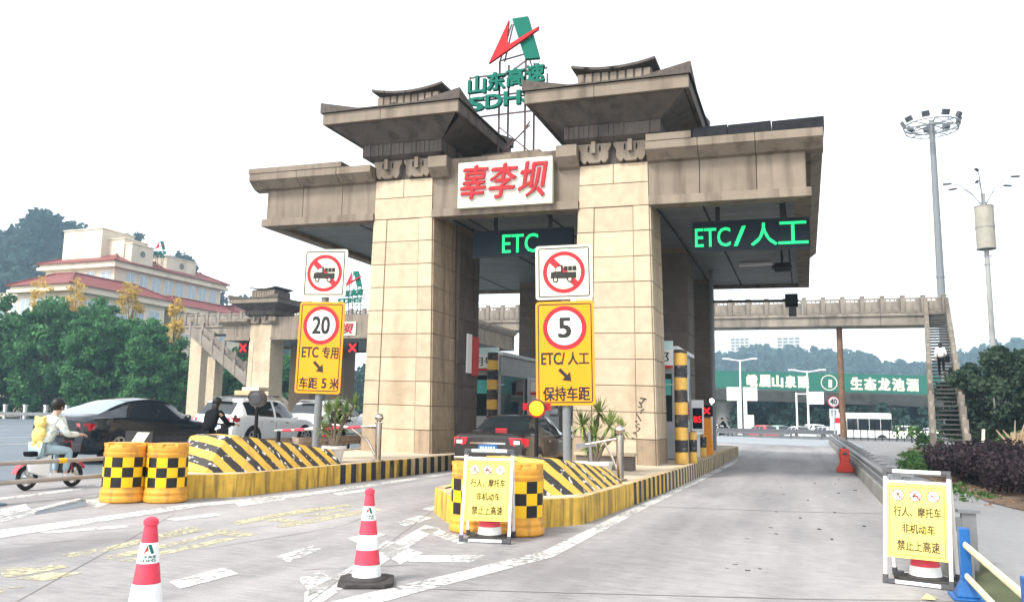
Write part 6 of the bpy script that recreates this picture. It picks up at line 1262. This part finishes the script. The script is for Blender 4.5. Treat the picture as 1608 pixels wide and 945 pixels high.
# ================================================================== office building
ob = thing("office_building", "cream office building with red tiled eaves and rooftop stair towers on the left", "building", (-84, 80, 0))
def win(x, y0, y1, z0, z1, face='x', par=None):
    b = B()
    if face == 'x': b.box(x - .02, x + .06, y0, y1, z0, z1); f = b.out("window_frame", m_alu, parent=par)
    else: b.box(y0, y1, x - .06, x + .02, z0, z1); f = b.out("window_frame", m_alu, parent=par)
    n = 2; w = (y1 - y0)
    for k in range(n):
        a, c = y0 + .08 + k * w / n, y0 + (k + 1) * w / n - .05; b = B()
        if face == 'x': b.box(x + .03, x + .075, a, c, z0 + .08, z1 - .08)
        else: b.box(a, c, x - .075, x - .03, z0 + .08, z1 - .08)
        b.out("pane", m_bglass, parent=f)
def block(x0, x1, y0, y1, zt, zr, ov=.8, inset=2.6, floors=()):
    B().box(x0, x1, y0, y1, 0, zt - .8).out("walls", m_cwall, parent=ob)
    b = B(); b.box(x0 - ov, x1 + ov, y0 - ov, y1 + ov, zt - .8, zt - .42); b.box(x0 - ov * .7, x1 + ov * .7, y0 - ov * .7, y1 + ov * .7, zt - .42, zt); b.out("eaves", m_cwall, parent=ob)
    b = B(); q = ov + .15; b.hexa([(x0 - q, y0 - q, zt + .002), (x1 + q, y0 - q, zt + .002), (x1 + q, y1 + q, zt + .002), (x0 - q, y1 + q, zt + .002), (x0 + inset, y0 + inset, zr), (x1 - inset, y0 + inset, zr), (x1 - inset, y1 - inset, zr), (x0 + inset, y1 - inset, zr)]); b.out("roof", m_redroof, parent=ob)
    b = B()
    for xa, ya, xc, yc in ((x1 + q, y0 - q, x1 - inset, y0 + inset), (x0 - q, y0 - q, x0 + inset, y0 + inset), (x1 + q, y1 + q, x1 - inset, y1 - inset)): b.bar((xa, ya, zt + .08), (xc, yc, zr + .08), .22, .18)
    b.bar((x0 + inset, y0 + inset, zr + .06), (x1 - inset, y0 + inset, zr + .06), .25, .2); b.bar((x1 - inset, y0 + inset, zr + .06), (x1 - inset, y1 - inset, zr + .06), .25, .2); b.out("roof_ridge", m_redroof, parent=ob)
block(-12, 0, 0, 20.5, 20.4, 22.0)
for k in range(8): win(0, 1.9 + k * 2.3, 3.4 + k * 2.3, 17.4, 19.35, par=ob)
for k in range(4): win(0, -10 + k * 2.6, -8.4 + k * 2.6, 17.4, 19.2, 'y', par=ob)
block(-2.6, 5.6, -11.3, 3.3, 15.4, 17.2)
B().box(-15, -2.7, -9.5, -.1, 0, 14.6).out("annex_walls", m_cwall, parent=ob); B().box(-15.4, -2.75, -9.9, -.15, 14.602, 15.0).out("annex_coping", m_cwall, parent=ob)
for k in range(4): win(-9.5, -13.5 + k * 2.7, -11.9 + k * 2.7, 11.4, 13.6, "y", par=ob)
block(-8, 5.0, 5.2, 19, 15.2, 16.6, inset=1.8)
block(-8, 3.0, 20.6, 30, 15.8, 17.4, inset=1.8)
for k in range(3): win(-11.3, -1.9 + k * 2.5, -.4 + k * 2.5, 11.6, 13.9, 'y', par=ob)
for k in range(5): win(5.6, -9.8 + k * 2.6, -8 + k * 2.6, 11.6, 13.9, par=ob)
for k in range(6): win(5.0, 6 + k * 2.2, 7.5 + k * 2.2, 11.2, 13.6, par=ob)
for x0, x1, y0, y1, z0, z1 in ((-10.5, -3.7, 1.0, 6.5, 20.5, 25.2), (-3.69, .2, 2.4, 6.2, 20.42, 23.2), (-7, -1.0, 2.2, 6.3, 20.5, 23.9), (-6.5, -.6, 9.6, 15.5, 20.42, 22.9)):
    p = B().box(x0, x1, y0, y1, z0, z1).out("stair_tower", m_cwall, parent=ob, bev=.05); B().box(x0 - .1, x1 + .1, y0 - .1, y1 + .1, z1 + .002, z1 + .16).out("coping", m_cwall, parent=p); B().cyl((x1 - .05, (y0 + y1) / 2, (z0 + z1) / 2 + .3), (x1 + .06, (y0 + y1) / 2, (z0 + z1) / 2 + .3), .42, n=20).out("round_window", m_glass, parent=p)
for y in (6.8, 13.6): B().box(.08, .7, y, y + .9, 16.5, 17.2).out("air_conditioner", m_pale, parent=ob)
lg = rooftop_sign(-84.5, 87.4, 20.9, .9, "small red and green letter A sign on the roof of the cream office building"); lg.rotation_euler.z = .55

# ================================================================== hills, trees, shrubs
def hill(name, crest, front, back, tree, seed, nt, size, th):
    g = np.random.default_rng(seed); xs = [c[0] for c in crest]; b = B(); rows = ((-1.0, 0.0), (-.6, .35), (-.3, .7), (0, 1.0), (.5, .8), (1.0, 0.0)); v = []
    for t_, hh in rows:
        for x, y, z in crest: v.append((x, y + (front if t_ < 0 else back) * t_, (z - th * .8) * hh - 1.2))
    n = len(crest); b.add(v, [(j * n + i, j * n + i + 1, (j + 1) * n + i + 1, (j + 1) * n + i) for j in range(len(rows) - 1) for i in range(n - 1)]); struct(b.out(name, m_ground, fixn=False))
    cs = []; rs = []
    for k in range(nt):
        u = g.random() * (n - 1); i = min(int(u), n - 2); f = u - i; x = crest[i][0] * (1 - f) + crest[i + 1][0] * f; y = crest[i][1] * (1 - f) + crest[i + 1][1] * f; z = crest[i][2] * (1 - f) + crest[i + 1][2] * f
        t_ = -g.random() ** 1.6; hh = np.interp(t_, [r[0] for r in rows], [r[1] for r in rows]); base = (z - th * .8) * hh - 1.2; H = th * g.uniform(.55, 1.15)
        for q in range(5): cs.append((x + g.normal() * th * .13, y + front * t_ + g.normal() * th * .13, base + H * (.35 + .15 * q) - .5)); rs.append(th * .26 * (1.25 - .16 * q) * g.uniform(.7, 1.2))
    me = leaf_mesh("hill_woodland", cs, rs, 46, size, tree, seed); stuff(link("hill_woodland", me))
hill("left_hill", [(x * 1.35, y * 1.35, (z - 1.6) * 1.35 + 1.6) for x, y, z in [(-330, 165, 50), (-247, 150, 52), (-197, 150, 50), (-184, 150, 49), (-178, 150, 50), (-173, 150, 46), (-167, 150, 46), (-157, 150, 42.5), (-149, 150, 40), (-140, 152, 37), (-128, 154, 30), (-114, 150, 23), (-108, 150, 17), (-95, 150, 9), (-70, 150, 7), (-40, 150, 5)]], 60, 120, m_leafH, 3, 420, 1.9, 14)
hill("far_hill", [(x * 2.6, y * 2.6, (z - 1.6) * 2.6 + 1.6) for x, y, z in [(-200, 280, 20), (-120, 270, 22), (-60, 262, 19), (-27, 260, 18.5), (-17, 260, 20.5), (-12, 260, 21.7), (-3, 260, 22), (5, 260, 19.5), (12.5, 260, 20.5), (18, 260, 18), (27, 260, 16.5), (33, 260, 15.7), (41, 260, 19), (48, 260, 22), (60, 258, 22), (90, 255, 26), (180, 260, 26)]], 180, 200, m_leafH, 11, 620, 4.2, 23)
hill("roadside_bank", [(-70, 150, 7), (-30, 146, 7), (-10, 142, 6.0), (2, 142, 5.5), (10, 142, 5.8), (20, 142, 5.0), (40, 140, 5), (90, 140, 6)], 26, 30, m_leafH, 17, 330, .8, 4.5)
V = [crown("crown", 12, 3.3, .3, 120, 150, .36, m_leafL, 21 + k, rclump=1.0) for k in range(3)]
rowt = [(-82.5, 63, 1.0), (-78.5, 60.5, 1.03), (-74.6, 63.5, 1.06), (-71.2, 60.5, 1.02), (-67.8, 63, .99), (-64.4, 60.5, .93), (-61.6, 63.2, .87), (-58.9, 61, .78), (-57.0, 64, .68), (-86.5, 61, 1.0), (-55.5, 70, .62), (-52.5, 74, .60)]
nm_ = ["at the far left edge of the row", "second in the row at the left", "tallest of the row under the lower red roof", "below the lower roof corner", "in the middle of the row", "just right of the middle of the row", "below the windows of the upper storey", "near the end of the row by the footbridge pier", "smallest of the row beside the footbridge pier", "cut by the left edge of the picture", "seen between the footbridge pier and the stairs", "seen under the left footbridge stairs"]
for i, (x, y, s) in enumerate(rowt):
    me, cs = V[i % 3]; t = thing("tree", "dense dark green roadside tree " + nm_[i], "tree", (x, y, gz(x) - .1), rnd.uniform(0, 6.3), "dense trees along the left roadside"); t.scale = (s * .98, s * .98, s)
    link("crown", me, t); trunk(12, 2.4, 3.0, cs, i, .2).out("trunk", m_bark, parent=t, smooth=50)
for i, (x, y, h, w, lb) in enumerate(((-79.8, 66.3, 15.6, 1.5, "yellow autumn tree at the far left below the red roof"), (-75.0, 66.8, 15.4, 1.2, "slender yellow autumn tree standing before the lower red roof"), (-67.6, 66.6, 14.8, 1.25, "slender yellow autumn tree before the corner of the office building"), (-61.9, 67.5, 12.6, .9, "small yellow autumn tree before the office windows"))):
    me, cs = crown("crown", h, w, h * .55, 46, 42, .22, m_leafY, 60 + i, rclump=.5); t = thing("tree", lb, "tree", (x, y, .3), 0, "yellow autumn trees"); link("crown", me, t); trunk(h, h * .6, w, cs, i, .13).out("trunk", m_bark, parent=t, smooth=50)
me, cs = crown("crown", 6, 2.4, .0, 60, 190, .24, m_leafR, 71)
me2, cs2 = crown("crown", 6, 2.5, .0, 60, 190, .24, m_leafR, 72)
for i, (x, y, s, lb) in enumerate(((8.7, 43.5, .86, "dark olive tree just right of the footbridge stairs"), (10.9, 42, .84, "dark olive tree behind the street lamp pole"), (10.3, 36, .84, "dark olive tree at the right edge of the picture"), (13.5, 44, .98, "dark olive tree behind the one at the right edge"), (8.6, 50, .8, "dark olive tree behind the stair foot"), (15.5, 50, .9, "dark olive tree farthest right and behind"))):
    t = thing("tree", lb, "tree", (x, y, -.1), rnd.uniform(0, 6), "dark trees right of the stairs"); t.scale = (s, s, s); link("crown", (me, me2)[i % 2], t); trunk(6, 1.4, 2.2, cs, i, .16).out("trunk", m_bark, parent=t, smooth=50)
# purple hedge shrubs
m_litter = M("brown leaf litter", (.20, .12, .07), .9, var=.3, scale=9)
hm = []
for k in range(3):
    g = np.random.default_rng(80 + k); cs = [(g.uniform(-.75, .75), g.uniform(-.95, .95), g.uniform(.35, .80)) for _ in range(26)]; hm.append(leaf_mesh("foliage", cs, [.34] * 26, 190, .085, m_leafP, 80 + k))
hl = ["farthest shrub of the purple hedge, beside the weeds", "second shrub from the far end of the purple hedge", "third shrub from the far end of the purple hedge", "purple hedge shrub in front of the heap of dry roots", "large purple hedge shrub near the right edge of the picture", "nearest purple hedge shrub, cut by the right edge", "purple hedge shrub of the back row, before the stair foot", "purple hedge shrub of the back row, below the street lamp"]
for i, (x, y, s) in enumerate(((3.95, 26.4, 1.0), (4.15, 24.7, 1.05), (4.35, 23.0, 1.0), (4.5, 21.3, 1.05), (4.65, 19.5, 1.0), (4.75, 17.7, 1.05), (5.3, 26.0, 1.15), (5.7, 23.2, 1.1))):
    t = thing("hedge_shrub", "dark " + hl[i], "shrub", (x, y, 0), rnd.uniform(-.3, .3), "dark purple hedge shrubs"); t.scale = (s, s, s * .96); link("foliage", hm[i % 3], t); b = B(); g = random.Random(i)
    for k in range(12): a, c = g.uniform(-.6, .6), g.uniform(-.8, .8); b.tube([(a * .5, c * .6, -.05), (a * .8, c * .8, .3), (a, c, .6)], [.025, .018, .008], 5)
    b.out("stems", m_bark, parent=t)
g = np.random.default_rng(5); cs = [(x, y, .03 + .08 * g.random()) for x, y in [(g.uniform(2.9, 4.2) + max(0, (yy - 30)) * .12, yy) for yy in g.uniform(27.5, 42, 60)]]
stuff(link("weeds", leaf_mesh("weeds", cs, [.36] * len(cs), 45, .12, m_leafG, 5, squash=.45)))
cs = [(x, y, .05) for x, y in [(g.uniform(3.0, 3.7), g.uniform(18, 27)) for _ in range(14)]]; stuff(link("verge_weeds", leaf_mesh("verge_weeds", cs, [.22] * len(cs), 16, .09, m_leafG, 6, squash=.4)))
cs = [(g.uniform(3.0, 3.9), g.uniform(17, 30), .03) for _ in range(45)]; stuff(link("leaf_litter", leaf_mesh("leaf_litter", cs, [.25] * len(cs), 6, .06, m_litter, 8, squash=.06)))
for x, y, lb in ((6.1, 49.5, "bright green young bush left of the stair foot"), (8.3, 39.0, "bright green bush right of the stair foot")):
    t = thing("bush", lb, "bush", (x, y, 0), 0, "bright green bushes by the stairs"); q = np.random.default_rng(int(x * 10)); link("foliage", leaf_mesh("foliage", [(q.normal() * .5, q.normal() * .4, .1 + q.random() * .9) for _ in range(14)], [.38] * 14, 60, .18, m_leafG, 9), t)
t = thing("root_heap", "heap of pale dry roots and broken branches behind the purple hedge", "branches", (6.1, 29.5, 0)); q = random.Random(4)
for k in range(5):
    b = B()
    for j in range(9): a = q.uniform(0, 6.28); r = q.uniform(.2, .9); h = q.uniform(.4, 1.7); b.tube([(q.uniform(-.3, .3), q.uniform(-.3, .3), 0), (r * .5 * math.cos(a), r * .5 * math.sin(a), h * .7), (r * math.cos(a), r * math.sin(a), h + q.uniform(-.5, .2))], [.05, .035, .012], 5)
    b.out("branch_tangle", m_twig, parent=t, smooth=50)
b = B(); b.cyl((0, .1, 0), (.1, .1, 1.25), .2, .14, n=10); b.out("stump", m_twig, parent=t)
o = B().hexa([(-.05, -.03, 0), (.05, -.03, 0), (.05, .03, 0), (-.05, .03, 0), (.02, -.03, .75), (.10, -.03, .75), (.10, .03, .75), (.02, .03, .75)]).out("broken_stake", m_cream, loc=(4.95, 27.9, .6)); tag(o, "pale broken stake sticking up from the purple hedge", "stake")
for k in range(9):
    x = -80 + k * 2.6; y = 57.2; o = B().box(-.12, .12, -.12, .12, 0, 1.2).box(-.16, .16, -.16, .16, 1.201, 1.35).out("stone_post", m_pale, loc=(x, y, gz(x))); tag(o, "pale square stone post at the foot of the left trees, %s from the left" % ("first", "second", "third", "fourth", "fifth", "sixth", "seventh", "eighth", "ninth")[k], "post", "pale stone posts under the trees")
t = thing("fence", "white picket fence at the far left edge under the trees", "fence", (-84, 58.2, .3)); b = B(); b.box(0, 9, 0, .06, .6, .7); b.box(0, 9, 0, .06, 2.3, 2.4); b.out("rail", m_whitep, parent=t)
for k in range(24): B().box(k * .38, k * .38 + .1, -.03, 0, .2, 2.9).out("picket", m_whitep, parent=t)
barrier(-86, -50, 56.2, .35, "low grey guardrail along the foot of the left trees", .3)
# litter on the pavement
q = random.Random(9)
b = B(); b.add([(0, 0, .01), (.10, .02, .035), (.16, .09, .012), (.06, .10, .05), (.02, .07, .01), (.12, -.03, .02)], [(0, 1, 3), (1, 2, 3), (0, 3, 4), (0, 5, 1)]); o = b.out("dry_leaf", M("dry olive leaf", (.42, .38, .2), .8), loc=(.92, 8.35, 0), fixn=False); tag(o, "curled dry leaf on the concrete below the right notice board", "leaf")
for x, y, lb in ((-3.2, 7.0, "a"),): pass
b = B()
for k in range(60): x, y = q.uniform(-3.0, 1.1), q.uniform(6, 24); b.obox((x, y, .008), q.uniform(.02, .07), q.uniform(.02, .05), .012, rz=q.uniform(0, 3))
stuff(b.out("road_grit", m_rubber))
# ================================================================== air
hz = B().box(-700, 700, -66, 1100, -3, 112).out("haze", m_white); hz.data.materials.clear()
mh = bpy.data.materials.new("haze air"); mh.use_nodes = True; t_ = mh.node_tree; t_.nodes.remove(t_.nodes["Principled BSDF"]); pv = t_.nodes.new("ShaderNodeVolumePrincipled"); pv.inputs["Color"].default_value = (.55, .80, 1.0, 1); pv.inputs["Density"].default_value = HAZE; pv.inputs["Anisotropy"].default_value = 0.2
t_.links.new(pv.outputs[0], t_.nodes["Material Output"].inputs["Volume"]); hz.data.materials.append(mh); hz["kind"] = "stuff"
